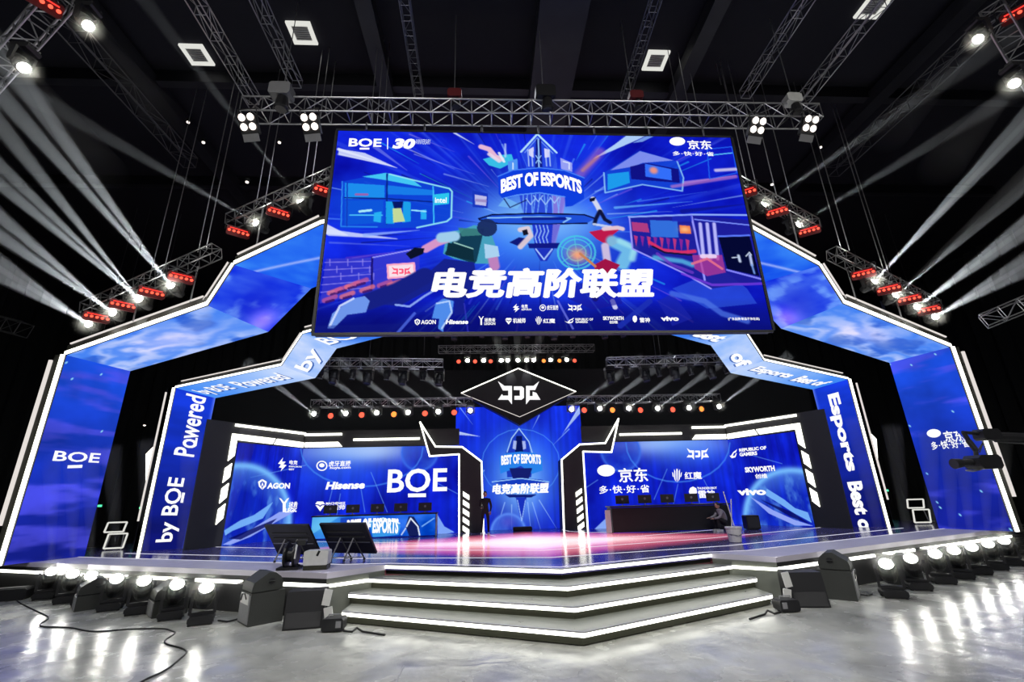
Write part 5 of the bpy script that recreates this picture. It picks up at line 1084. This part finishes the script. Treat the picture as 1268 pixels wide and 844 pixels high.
for i, (x, r_) in enumerate(cen):
    P = at(x, 447+(i-7)*-0.08, Y=22.9)
    if r_: par(P, '%s red lamp from the left in the high row above the rhombus sign' % ORD[ri_], 'orange' if ri_ in (3, 4) else 'redhot', s=0.8); ri_ += 1
    else:
        root, lp, dv = moving_head(P+Vector((0, 0, 0.46*0.8)), Vector((0, -1, 0.0)), '%s white lamp from the left in the high row above the rhombus sign' % ORD[wi], 0.8, True, 'lensmid', 'white lamps in the high row'); 
        glow(P+Vector((0, -0.35, 0)), 0.34, 4, '%s white lamp of the high row' % ORD[wi])
        tx = {2: (615, 418), 4: (640.5, 414), 5: (652, 470), 6: (669, 414), 3: (633, 470)}.get(wi)
        if tx: tg = at(*tx, Y=20.5); beam(lp, tg-lp, (tg-lp).length*1.05, 0.03, 0.26, 350, 'thin beam from the %s white lamp of the high row' % ORD[wi], 0.12)
        wi += 1
for i, (x, y, sc) in enumerate(((541, 421, 0.75), (563, 421, 0.9), (597, 420, 0.75), (625.5, 420, 0.9), (653.6, 420, 0.8), (686, 420, 0.95), (710, 419, 0.8), (749, 421, 0.9), (771.6, 421, 0.8))):
    P = at(x, y, Y=14.2); moving_head((P.x, 14.2, 7.78), (0.15*random.uniform(-1, 1), -0.2, -1), '%s unlit moving head from the left right under the huge display' % ORD[i], sc*0.72, True, None, 'unlit moving heads', dark='dimalu')
for i, (px, py, Y) in enumerate(((457, 448, 17.6), (525, 440, 18.2), (818, 440, 17.9), (812, 440, 18.0))):
    cable(px, py, Y, '%s cable from the left holding the upper inner trusses' % ORD[i], ma='dimalu', r=0.012, grp='inner cables')

# ------------------------------------------------------------------ floor row
fl = [(-14.34, 15.47), (-13.16, 14.74), (-12.33, 14.3), (-11.12, 13.55), (-10.08, 13.01), (-8.87, 12.32), (-7.89, 11.75)]
frr = [(14.75, 14.97), (13.55, 14.37), (12.41, 13.8), (11.36, 13.31), (10.31, 12.8), (9.07, 12.2), (7.83, 11.53)]
up_l = [(62, 600), (88, 610), (110, 590), (138, 600), (180, 600), (232, 590), (292, 600)]; up_r = [(1245, 590), (1222, 590), (1196, 590), (1178, 590), (1155, 600), (1116, 600), (1074, 590)]
for s, L_, U_ in ((-1, fl, up_l), (1, frr, up_r)):
    for i, ((x, y), tg) in enumerate(zip(L_, U_)):
        T1 = at(*tg, Y=y+0.4); b0 = Vector((x, y, 0.55)); aim = (T1-b0).normalized()
        root, lp, dv = moving_head((x, y, 0.02), ((Vector(CAM)-b0).normalized()*1.0+Vector((0, 0, 0.75))).normalized(), '%s glaring floor light from the outer end of the row before the %s wing' % (ORD[i], SIDE[s]), 1.15, False, 'lens', 'moving lights on the floor', rz=-s*0.4)
        glow(lp, 0.5, 14, '%s floor light of the %s row' % (ORD[i], SIDE[s])); beam(lp, aim, 3.6, 0.05, 0.25, 170, 'soft upward beam over the %s floor light of the %s row' % (ORD[i], SIDE[s]), 0.10)
def speaker_stack(x, y, rz, label, wedge_only=False, hs=1.0):
    if not wedge_only:
        sub = thing('subwoofer', 'grey subwoofer cabinet on the floor '+label, 'speaker', (x, y, 0), rz, 'subwoofers by the stage')
        MB().prism([(-0.36, -0.33), (0.36, -0.33), (0.36, 0.36), (-0.36, 0.36)], 0.0, 0.62*hs).build('cabinet', MT['speaker'], sub)
        MB().box((0, -0.34, 0.31*hs), (0.64, 0.02, 0.54*hs)).build('grille', MT['grey'], sub)
    z0 = 0.0 if wedge_only else 0.62*hs
    wd = thing('wedge_monitor', 'grey wedge loudspeaker '+('on the floor ' if wedge_only else 'lying on the subwoofer ')+label, 'speaker', (x, y, z0+0.005), rz, 'wedge loudspeakers by the stage')
    prof = [(-0.33, 0.015), (0.29, 0.015), (0.30, 0.14), (0.24, 0.27), (0.12, 0.36), (-0.02, 0.38), (-0.30, 0.2), (-0.33, 0.1)]
    MB().prism(prof, -0.34, 0.34, 'YZ').build('cabinet', MT['speaker'], wd)
    MB().box((0, -0.0, 0.008), (0.6, 0.5, 0.014)).build('rubber_foot', MT['black'], wd)
    if not wedge_only and hs == 1.0: MB().box((0, -0.356, 0.50), (0.5, 0.012, 0.2)).build('lit_front_plate', MT['white'], sub); MB().path([(-0.2, -0.37, 0.45), (-0.12, -0.38, 0.58), (0.05, -0.38, 0.6), (0.15, -0.37, 0.5)], 0.012).build('cable_loop', MT['cable'], sub)  # white plate stands for the lit upper part of the subwoofer front
    for sx in (-1, 1): MB().lathe([(0.07, 0), (0.07, 0.012)], 14, 'X').build('handle_cup', MT['black'], wd, (sx*0.342-(0.012 if sx > 0 else 0), 0.05, 0.2))
    MB().tube((-0.358 if x > 0 else 0.358, -0.01, 0.2), (-0.358 if x > 0 else 0.358, 0.11, 0.2), 0.012).build('handle', MT['speaker'], wd)
speaker_stack(-6.65, 11.75, -0.85, 'left of the steps'); speaker_stack(6.72, 11.75, 0.85, 'right of the steps')
speaker_stack(-11.9, 13.95, -0.85, 'third from the steps, behind the left floor lights', False, 0.55); speaker_stack(-9.35, 12.9, -0.85, 'second from the steps, behind the left floor lights', False, 0.55)
speaker_stack(11.7, 13.9, 0.85, 'third from the steps, behind the right floor lights', False, 0.55); speaker_stack(9.5, 12.95, 0.85, 'second from the steps, behind the right floor lights', False, 0.55)
for s in (-1, 1):
    sd = SIDE[s]
    bx = thing('front_fill_box', 'tall black loudspeaker box leaning back between the steps and the %s subwoofer' % sd, 'speaker', (s*5.42, 10.95, 0), s*-0.15, 'black boxes by the steps')
    MB().add([(-0.38, -0.05, 0), (0.38, -0.05, 0), (0.38, 0.5, 0), (-0.38, 0.5, 0), (-0.38, 0.08, 0.68), (0.38, 0.08, 0.68), (0.38, 0.5, 0.68), (-0.38, 0.5, 0.68)], [(0,3,2,1),(4,5,6,7),(0,1,5,4),(1,2,6,5),(2,3,7,6),(3,0,4,7)]).build('cabinet', MT['black'], bx)
    MB().add([(-0.34, -0.065, 0.03), (0.34, -0.065, 0.03), (0.34, -0.02, 0.3), (-0.34, -0.02, 0.3), (-0.34, -0.03, 0.03), (0.34, -0.03, 0.03), (0.34, 0.0, 0.3), (-0.34, 0.0, 0.3)], [(0,1,2,3),(7,6,5,4),(0,1,5,4),(1,2,6,5),(2,3,7,6),(3,0,4,7)]).build('lower_panel', MT['dark'], bx)
    pl = thing('white_bracket_plate', 'white folded metal plate beside the black box on the %s of the steps' % sd, 'bracket', (s*4.98, 10.95, 0), 0, 'white plates by the steps')
    MB().box((0, 0.0, 0.56), (0.16, 0.03, 0.3), R=Matrix.Rotation(s*-0.15, 3, 'Y')).build('upper_plate', MT['white'], pl); MB().box((s*-0.06, 0.0, 0.24), (0.17, 0.03, 0.28), R=Matrix.Rotation(s*0.2, 3, 'Y')).build('lower_plate', MT['white'], pl); MB().tube((0, 0.02, 0), (0, 0.02, 0.5), 0.015).build('post', MT['black'], pl)
    pw = thing('power_box', 'small black power box with sockets at the %s foot of the steps' % sd, 'power box', (s*4.72, 10.72, 0), 0, 'power boxes by the steps')
    MB().cbox((0, 0, 0.13), (0.42, 0.3, 0.22), 0.03).build('case', MT['black'], pw); MB().box((s*-0.12, -0.155, 0.14), (0.1, 0.01, 0.12)).build('socket_plate', MT['grey'], pw)
    MB().tube((-0.2, 0, 0.02), (0.2, 0, 0.02), 0.02).build('foot', MT['black'], pw); MB().tube((-0.12, 0, 0.24), (-0.12, 0, 0.29), 0.012).tube((0.12, 0, 0.24), (0.12, 0, 0.29), 0.012).tube((-0.12, 0, 0.29), (0.12, 0, 0.29), 0.012).build('handle', MT['grey'], pw)
    c = MB().path([(s*4.5, 10.6, 0.02), (s*4.3, 10.5, 0.02), (s*4.25, 10.65, 0.05), (s*4.1, 10.5, 0.02), (s*3.6, 10.2, 0.015)], 0.018).build('loose_cable', MT['cable']); tag(c, 'short loose cable at the %s foot of the steps' % sd, 'cable')
    c = MB().path([(s*7.6, 11.9, 0.02), (s*7.3, 11.7, 0.03), (s*7.2, 11.95, 0.02), (s*6.95, 11.7, 0.02)], 0.018).build('loose_cable', MT['cable']); tag(c, 'cable coiled between the %s subwoofer and the nearest floor light' % sd, 'cable')
cab = [(18, 740), (25, 746), (45, 756), (60, 764), (50, 772), (55, 775.5), (85, 776.5), (110, 781), (130, 781), (160, 778.6), (200, 778), (214, 781), (216, 784), (205, 792), (207, 797), (225, 802), (231, 807), (222, 816), (205, 829), (180, 841), (165, 850)]
pts = [at(*p, Z=0.012) for p in cab]; sm = []
for i in range(len(pts)-1):
    p0, p1, p2, p3 = pts[max(0, i-1)], pts[i], pts[i+1], pts[min(len(pts)-1, i+2)]
    for k in range(5):
        t = k/5; sm.append(tuple(0.5*((2*p1)+(-p0+p2)*t+(2*p0-5*p1+4*p2-p3)*t*t+(-p0+3*p1-3*p2+p3)*t**3)))
o = MB().path(sm, 0.016).build('floor_cable', MT['cable']); tag(o, 'long thin black cable snaking across the open floor on the left', 'cable')
bx = thing('cable_ramp_box', 'low black box on the floor at the left edge beside the outermost floor light', 'box', (-15.35, 15.5, 0), 0.35); MB().cbox((0, 0, 0.15), (0.9, 0.5, 0.3), 0.05).build('case', MT['black'], bx); MB().box((0, 0, 0.31), (0.7, 0.3, 0.02)).build('lid', MT['dark'], bx)

# ------------------------------------------------------------------ things on the stage
def conf_monitor(x, y, rz, label, sc=1.0):
    root = thing('stage_monitor', label, 'monitor', (x, y, H+0.005), rz, 'tilted monitors seen from behind')
    tilt = Matrix.Rotation(math.radians(38), 3, 'X')    # leans back towards the hall
    c = Vector((0, 0.0, 0.56))
    MB().box(c, (1.47, 0.06, 1.0), R=tilt).build('display_back', MT['black'], root)
    for k, zz in enumerate((0.22, 0.06)): MB().box(c+tilt @ Vector((0, -0.04, zz)), (1.2, 0.02, 0.05), R=tilt).build('cooling_rib', MT['dark'], root)
    MB().box(c+tilt @ Vector((0, -0.045, -0.10)), (1.36, 0.015, 0.022), R=tilt).build('crossbar', MT['alu'], root)
    for xx in (-0.2, 0.22):
        top = c+tilt @ Vector((xx, -0.05, 0.05))
        MB().tube(top, (xx-0.16, -0.18, 0.04), 0.02).build('leg', MT['grey'], root); MB().tube(top, (xx+0.2, 0.2, 0.04), 0.018).build('leg', MT['dark'], root)
        MB().tube((xx-0.16, -0.18, 0.08), (xx+0.2, 0.2, 0.08), 0.012).build('tie_bar', MT['grey'], root)
        for q in ((xx-0.16, -0.18), (xx+0.2, 0.2)): MB().lathe([(0.03, 0), (0.035, 0.02), (0.03, 0.045)], 10).build('castor', MT['black'], root, (q[0], q[1], 0))
conf_monitor(-5.42, 13.75, -0.38, 'tilted monitor on wheeled legs with a thin bright crossbar, nearer the steps', 1); conf_monitor(-6.95, 13.9, -0.38, 'tilted monitor with its back to the hall, behind the black cable drum')
fx = thing('white_case', 'small white case with black straps in front of the tilted monitors', 'case', (-5.72, 12.35, H+0.005), 0.05); MB().cbox((0, 0, 0.26), (0.56, 0.34, 0.32), 0.03).build('case', MT['white'], fx); MB().box((0, 0, 0.05), (0.54, 0.33, 0.09)).build('base', MT['fascia'], fx); MB().box((0.05, -0.175, 0.36), (0.05, 0.01, 0.12), R=Matrix.Rotation(0.4, 3, 'Y')).build('strap', MT['black'], fx)
MB().tube((-0.29, 0, 0.32), (-0.36, 0, 0.3), 0.012).tube((-0.36, 0, 0.3), (-0.36, 0, 0.22), 0.012).build('handle', MT['grey'], fx)
dr = thing('black_cable_drum', 'round black cable drum with pale strap beside the white case', 'cable drum', (-6.42, 12.55, H+0.005), 0.1)
MB().lathe([(0.27, -0.14), (0.3, -0.12), (0.3, -0.08), (0.16, -0.07), (0.16, 0.07), (0.3, 0.08), (0.3, 0.12), (0.27, 0.14)], 20, 'X').build('drum', MT['black'], dr, (0, 0, 0.31)); MB().box((0, -0.05, 0.03), (0.5, 0.4, 0.05)).build('foot', MT['black'], dr); MB().path([(0.16, -0.3, 0.25), (0.17, -0.3, 0.42), (0.15, -0.22, 0.55)], 0.022).build('strap', MT['white'], dr); MB().cbox((0.2, 0.02, 0.58), (0.24, 0.2, 0.12), 0.03).build('connector_block', MT['dark'], dr)
MB().path([(0.15, 0, 0.1), (0.35, -0.1, 0.03), (0.5, 0.1, 0.03)], 0.015).build('cable_end', MT['cable'], dr)
# bucket with two poles
P = at(911, 671, Z=H); bk = thing('mop_bucket', 'pale bucket standing on the right of the stage before the black desk', 'bucket', (P.x, P.y, H+0.005)); MB().lathe([(0.17, 0), (0.18, 0.01), (0.23, 0.38), (0.25, 0.4), (0.25, 0.44), (0.22, 0.44), (0.21, 0.4)], 18).build('bucket', MT['bucket'], bk); MB().path([(-0.24, 0, 0.4), (-0.26, -0.1, 0.25), (0, -0.25, 0.2), (0.26, -0.1, 0.25), (0.24, 0, 0.4)], 0.01).build('handle', MT['grey'], bk)
for i, (x0, x1, zt) in enumerate(((0.1, -0.11, 1.5), (-0.08, 0.13, 1.25))):
    o = MB().tube((P.x+x0, P.y+0.05*i, H+0.06), (P.x+x1, P.y+0.05*i+0.05, H+zt), 0.016).build('mop_pole', MT['pole']); tag(o, ['longer pale mop pole leaning in the bucket', 'shorter pale mop pole crossing it in the bucket'][i], 'pole', 'mop poles in the bucket')
def monitor(x, y, z, label, grp):
    root = thing('desk_monitor', label, 'monitor', (x, y, z), 0, grp); MB().box((0, 0.02, 0.24), (0.56, 0.04, 0.33)).build('display_back', MT['dark'], root); MB().lathe([(0.04, -0.02), (0.05, 0.0)], 10).build('rear_emblem', MT['grey'], root, (0, -0.003, 0.26), (math.pi/2, 0, 0)); MB().tube((0, 0.02, 0.01), (0, 0.02, 0.15), 0.02).build('stand', MT['grey'], root); MB().lathe([(0.12, 0), (0.12, 0.012)], 12).build('foot', MT['grey'], root)
# lit desk (left) and black desk (right)
dl0, dl1 = at(385, 665.5, Z=H), at(540.5, 663, Z=H); yl = 20.9; xa, xb = at(386, 650, Y=yl).x, at(539, 650, Y=yl).x
dk = thing('lit_desk', 'long gaming desk with a blue display front reading BEST OF ESPORTS', 'desk'); zt = at(460, 637.5, Y=yl).z
fd = Frame((xa, yl-0.01, H+0.04), (1, 0, 0), (0, 0, 1), xb-xa, zt-H-0.06); T3 = lambda x, y: (260+x/3.9625, 500+y/3.9625)
cv = Canvas(fd, 220, (22, 90, 215), T3); n = vnoise(cv.H, cv.W, (2, 7), 5, 3); cv.a += (n[..., None]-.5)*0.4
cv.glow((560, 600), 40, 20, (90, 190, 245), .8); cv.poly([(500, 550), (640, 550), (560, 600), (500, 640)], (120, 210, 250), .6); cv.poly([(780, 575), (900, 560), (935, 600), (925, 640), (800, 655)], (60, 160, 235), .9); cv.line([(780, 580), (850, 560), (930, 585)], 2.4, (200, 240, 255)); cv.poly([(960, 600), (975, 550), (1000, 552), (1030, 600), (1020, 655), (980, 655)], (20, 30, 90)); cv.line([(965, 600), (985, 560), (1020, 600), (1030, 650)], 2.4, (220, 230, 250)); cv.line([(960, 610), (940, 640)], 2, (200, 220, 250)); cv.poly([(640, 560), (760, 555), (700, 650), (640, 655)], (20, 50, 180), .7); cv.line([(1040, 600), (1100, 560)], 2, (120, 180, 250))
cv.face('display_front', SCREEN, dk); letters(fd, 'BEST OF ESPORTS', (430, 643.5), (493, 660.5), dk, 0.05, bend=0.05)
MB().box(((xa+xb)/2, yl+0.35, zt+0.0), (xb-xa+0.1, 0.75, 0.05)).build('worktop', MT['black'], dk); MB().box(((xa+xb)/2, yl+0.05, (H+zt)/2), (xb-xa, 0.08, zt-H-0.03)).build('front_board', MT['black'], dk)
for x in (xa+0.03, xb-0.03): MB().box((x, yl+0.4, (H+zt)/2-0.01), (0.06, 0.6, zt-H-0.04)).build('side_board', MT['dark'], dk)
MB().box((xb+0.06, yl-0.02, (H+zt)/2-0.01), (0.05, 0.05, zt-H-0.03)).build('end_light', MT['accent'] if False else MT['white'], dk)
for i, px in enumerate((408.9, 436.7, 467, 496, 526.2)): monitor(at(px, 632, Y=yl+0.3).x, yl+0.3, zt+0.03, '%s monitor from the left on the desk with the blue display front' % ORD[i], 'monitors on the lit desk')
yr = 19.6; xa, xb = at(758, 645, Y=yr).x, at(905, 643, Y=yr).x; zt = at(830, 625.5, Y=yr).z
dk = thing('black_desk', 'long plain black gaming desk before the right display', 'desk'); MB().box(((xa+xb)/2, yr+0.35, zt), (xb-xa+0.1, 0.8, 0.05)).build('worktop', MT['black'], dk); MB().box(((xa+xb)/2, yr, (H+zt)/2-0.01), (xb-xa, 0.06, zt-H-0.05)).build('front_board', MT['black'], dk)
for x in (xa+0.03, xb-0.03): MB().box((x, yr+0.4, (H+zt)/2-0.02), (0.06, 0.6, zt-H-0.05)).build('side_board', MT['dark'], dk)
MB().box((xa-0.16, yr-0.02, (H+zt)/2-0.05), (0.2, 0.1, zt-H-0.12)).build('pale_end_panel', MT['white'], dk)
for i, px in enumerate((771, 799, 827, 857, 884)): monitor(at(px, 623, Y=yr+0.3).x, yr+0.3, zt+0.03, '%s monitor from the left on the plain black desk' % ORD[i], 'monitors on the black desk')
sp = thing('side_speaker', 'small black speaker box right of the black desk on the stage', 'speaker', (9.0, 19.3, H+0.005), -0.1); MB().cbox((0, 0, 0.27), (0.52, 0.4, 0.52), 0.03).build('cabinet', MT['black'], sp); MB().box((0, -0.205, 0.27), (0.44, 0.015, 0.42)).build('grille', MT['dark'], sp); MB().box((0, 0, 0.005), (0.4, 0.3, 0.012)).build('foot', MT['black'], sp)
fm_ = thing('low_speaker', 'low flat black speaker under the trophy display', 'speaker', (-0.05, 22.2, H+0.005)); MB().cbox((0, 0, 0.09), (0.85, 0.4, 0.17), 0.03).build('cabinet', MT['black'], fm_); MB().box((0, -0.205, 0.09), (0.75, 0.015, 0.1)).build('grille', MT['dark'], fm_)
def small_stand(P, rz, label):
    r = thing('metal_frame_stand', label, 'stand', P, rz, 'white metal frame stands')
    for (z0, z1, dx) in ((0.06, 0.55, 0.0), (0.62, 0.95, -0.1)):
        MB().path([(-0.3+dx, 0, z0), (0.3+dx, 0, z0), (0.36+dx, 0, z1), (-0.24+dx, 0, z1), (-0.3+dx, 0, z0)], 0.03).build('frame', MT['addglow'], r)  # frames given a glow of their own to show bright white
    MB().tube((-0.25, 0, 0.0), (-0.2, 0.1, 0.65), 0.02).build('leg', MT['grey'], r); MB().tube((0.25, 0, 0.0), (0.2, 0.1, 0.65), 0.02).build('leg', MT['grey'], r)
small_stand((-15.45, 19.2, H+0.005), 0.2, 'white metal frame stand between the two left portal legs'); small_stand((16.15, 19.2, H+0.005), -0.2, 'white metal frame stand between the two right portal legs')
for i, (px, py) in enumerate(((123.5, 626), (175, 628.5), (1098, 607))):
    P = at(px, py, Y=26 if i < 2 else 26); sg = thing('exit_sign', ['small green exit lamp beside the left outer portal leg', 'small green exit lamp beside the left inner portal leg', 'small green exit lamp between the right portal legs'][i], 'sign', P, group='green exit lamps'); MB().cbox((0, 0.05, 0), (0.26, 0.06, 0.16), 0.02).build('case', MT['dark'], sg); MB().box((0, 0.0, 0), (0.2, 0.02, 0.1)).build('lit_face', MT['green'], sg)
# camera crane on the right
cr = thing('camera_crane', 'black camera crane arm with hanging camera reaching in from the right edge', 'camera crane'); Y = 8.0
def cp(px, py, y=Y): return at(px, py, Y=y)
MB().tube(cp(1226, 540), cp(1330, 544), 0.085, 10).build('arm', MT['black'], cr); MB().tube(cp(1232, 546), cp(1330, 553), 0.02).build('arm_wire', MT['dimalu'], cr); MB().tube(cp(1192, 535), cp(1228, 538), 0.03).build('nose_bar', MT['black'], cr)
hd = MB().cbox(cp(1222, 538), (0.35, 0.2, 0.2), 0.04).build('arm_head', MT['black'], cr)
MB().path([cp(1193, 535), cp(1201, 548), cp(1208, 556), cp(1209, 565)], 0.035, 8).build('drop_bracket', MT['black'], cr); MB().tube(cp(1199, 545), cp(1209, 558), 0.045).build('pan_motor', MT['dark'], cr)
MB().cbox(cp(1217, 572), (0.42, 0.3, 0.24), 0.05).build('camera_body', MT['black'], cr); MB().tube(cp(1203, 572), cp(1190, 573), 0.055, 12).build('lens_barrel', MT['black'], cr); MB().tube(cp(1190, 573), cp(1181, 574), 0.075, 12, 0.09).build('lens_hood', MT['black'], cr); MB().tube(cp(1228, 568), cp(1236, 570), 0.04).build('battery', MT['black'], cr)
MB().path([cp(1196, 582), cp(1205, 583), cp(1214, 581)], 0.015).build('rail', MT['alu'], cr); MB().path([cp(1212, 556), cp(1217, 548), cp(1213, 560)], 0.01).build('cable_loop', MT['cable'], cr)
# arm support standing on the hall floor further right, out of the frame
MB().tube(cp(1330, 544), (cp(1330, 544).x, Y, 0.0), 0.06).build('column', MT['black'], cr)

# ------------------------------------------------------------------ people
def skin_mesh(name, verts, edges, radii, material, parent, root=0, sub=2):
    me = bpy.data.meshes.new(name); me.from_pydata([tuple(v) for v in verts], edges, []); o = bpy.data.objects.new(name, me); COL.objects.link(o)
    sk = o.modifiers.new('s', 'SKIN'); sk.use_smooth_shade = True
    for i, r in enumerate(radii):
        d = me.skin_vertices[0].data[i]; d.radius = (r, r) if not isinstance(r, tuple) else r; d.use_root = (i == root)
    ss = o.modifiers.new('u', 'SUBSURF'); ss.levels = sub; ss.render_levels = sub
    bpy.context.view_layer.update(); dg = bpy.context.evaluated_depsgraph_get(); m2 = bpy.data.meshes.new_from_object(o.evaluated_get(dg)); bpy.data.objects.remove(o)
    m2.materials.clear(); return obj(name, m2, material, parent)
def head_parts(root, c, s, face):
    "head with nose, ears, eyes, mouth and short hair; face: unit vector"
    f = Vector(face).normalized(); r = f.cross(Vector((0, 0, 1))).normalized(); u = r.cross(f)
    Rm = Matrix((r, f, u)).transposed()
    def lobe(name, off, rad, ma):
        bm = bmesh.new(); bmesh.ops.create_uvsphere(bm, u_segments=14, v_segments=10, radius=1)
        for v in bm.verts: v.co = Vector(c)+Rm @ (Vector(off)*s+Vector((v.co.x*rad[0], v.co.y*rad[1], v.co.z*rad[2]))*s)
        me = bpy.data.meshes.new(name); bm.to_mesh(me); bm.free(); me.polygons.foreach_set('use_smooth', [True]*len(me.polygons)); return obj(name, me, ma, root)
    h = lobe('head', (0, 0, 0), (0.078, 0.095, 0.115), MT['skin']); 
    lobe('hair', (0, -0.022, 0.028), (0.086, 0.092, 0.105), MT['hair'])
    lobe('nose', (0, 0.098, -0.01), (0.012, 0.018, 0.022), MT['skin'])
    for x in (-1, 1): lobe('ear', (x*0.08, 0, -0.01), (0.012, 0.02, 0.03), MT['skin']); lobe('eye', (x*0.03, 0.088, 0.01), (0.012, 0.006, 0.006), MT['hair'])
    lobe('mouth', (0, 0.09, -0.05), (0.022, 0.006, 0.006), MT['redpaint'])
def hand_v(V, E_, Rr, wrist, d, down):
    i = len(V); V.append(wrist+d*0.05); Rr.append(0.026); 
    side = d.cross(down).normalized()
    return i
def person_standing():
    P = Vector((-1.72, 20.7, H+0.005)); root = thing('person', 'person in dark clothes standing by the left gate column, looking at a phone', 'person', P, 0.0)
    V = [Vector(p) for p in ((0,0,0.95),(0,0,1.15),(0,0,1.36),(0,0.0,1.46),(-0.10,0,0.9),(-0.13,0.02,0.5),(-0.15,0.05,0.09),(0.10,0,0.9),(0.13,-0.03,0.5),(0.14,0.0,0.09),(-0.19,0,1.38),(-0.24,0.02,1.12),(-0.14,-0.2,1.05),(0.19,0,1.38),(0.26,0.03,1.12),(0.22,-0.12,0.9))]
    # trousers and shirt as one body
    E_ = [(0,1),(1,2),(2,3),(0,4),(4,5),(5,6),(0,7),(7,8),(8,9),(2,10),(10,11),(11,12),(2,13),(13,14),(14,15)]
    R_ = [0.13,0.12,0.14,0.06,0.085,0.06,0.045,0.085,0.06,0.045,0.065,0.045,0.034,0.065,0.045,0.034]
    skin_mesh('body', V, E_, R_, MT['cloth'], root)
    for w_, d in ((V[12], Vector((0.25, -0.9, 0.3)).normalized()), (V[15], Vector((-0.1, -0.5, -0.85)).normalized())):
        s_ = d.cross(Vector((0, 0, 1))).normalized(); vs = [w_-d*0.02, w_+d*0.06]; es = [(0, 1)]; rr = [0.026, 0.032]
        for k in range(4):
            b = w_+d*0.08+s_*(k-1.5)*0.02; n = len(vs); vs += [b, b+d*(0.035+0.006*(k in (1, 2))), b+d*0.06+Vector((0, 0, -0.012))]; es += [(1, n), (n, n+1), (n+1, n+2)]; rr += [0.009, 0.008, 0.007]
        n = len(vs); vs += [w_+d*0.03+s_*0.035, w_+d*0.055+s_*0.055]; es += [(0, n), (n, n+1)]; rr += [0.011, 0.009]
        skin_mesh('hand', vs, es, rr, MT['skin'], root, 0, 1)
    for x, y in ((-0.15, 0.05), (0.14, 0.0)): 
        MB().prism([(-0.05, 0.09), (0.05, 0.09), (0.055, -0.12), (0.03, -0.19), (-0.03, -0.19), (-0.055, -0.12)], 0, 0.07).build('shoe', MT['shoe'], root, (x, y, 0))
    head_parts(root, Vector((0, -0.02, 1.60)), 1.0, (0.2, -0.9, -0.35))
    ph = MB().box((P.x-0.10, P.y-0.30, P.z+1.09), (0.07, 0.012, 0.14), R=Matrix.Rotation(-0.6, 3, 'X')).build('phone', MT['black']); tag(ph, 'phone held by the person standing by the left gate column', 'phone')
person_standing()
def person_crouching():
    P = at(897, 657.5, Z=H); root = thing('person', 'person in a pale grey shirt crouching at the right end of the black desk', 'person', (P.x, P.y, H+0.005), 0.0)
    V = [Vector(p) for p in ((0.1,0.05,0.32),(0.06,0,0.52),(-0.06,-0.04,0.72),(-0.12,-0.06,0.82),(0.02,-0.12,0.34),(-0.28,-0.14,0.50),(-0.2,-0.12,0.09),(0.02,0.16,0.34),(-0.3,0.14,0.48),(-0.2,0.14,0.09),(-0.08,-0.2,0.74),(-0.22,-0.24,0.52),(-0.42,-0.18,0.48),(-0.08,0.14,0.74),(-0.24,0.16,0.54),(-0.44,0.1,0.5))]
    E_ = [(0,1),(1,2),(2,3),(0,4),(4,5),(5,6),(0,7),(7,8),(8,9)]; R_ = [0.14,0.14,0.15,0.06,0.09,0.065,0.045,0.09,0.065,0.045]
    skin_mesh('legs', V[:1]+V[4:10], [(0,1),(1,2),(2,3),(0,4),(4,5),(5,6)], [0.13,0.09,0.065,0.045,0.09,0.065,0.045], MT['cloth'], root)
    skin_mesh('shirt', V[:4]+V[10:16], [(0,1),(1,2),(2,3),(2,4),(4,5),(5,6),(2,7),(7,8),(8,9)], [0.135,0.14,0.15,0.06,0.07,0.05,0.035,0.07,0.05,0.035], MT['clothgrey'], root)
    for w_ in (V[12], V[15]):
        d = Vector((-1, 0, -0.1)).normalized(); s_ = Vector((0, 1, 0)); vs = [w_, w_+d*0.06]; es = [(0, 1)]; rr = [0.026, 0.03]
        for k in range(4):
            b = w_+d*0.08+s_*(k-1.5)*0.02; n = len(vs); vs += [b, b+d*0.035, b+d*0.055+Vector((0, 0, -0.015))]; es += [(1, n), (n, n+1), (n+1, n+2)]; rr += [0.009, 0.008, 0.007]
        n = len(vs); vs += [w_+d*0.03+s_*0.035, w_+d*0.05+s_*0.055]; es += [(0, n), (n, n+1)]; rr += [0.011, 0.009]
        skin_mesh('hand', vs, es, rr, MT['skin'], root, 0, 1)
    for y in (-0.12, 0.14): MB().prism([(0.09, -0.05), (0.09, 0.05), (-0.12, 0.055), (-0.18, 0.03), (-0.18, -0.03), (-0.12, -0.055)], 0, 0.07).build('shoe', MT['shoe'], root, (-0.2, y, 0))
    head_parts(root, Vector((-0.17, -0.07, 0.95)), 1.0, (-0.85, -0.2, -0.3))
person_crouching()
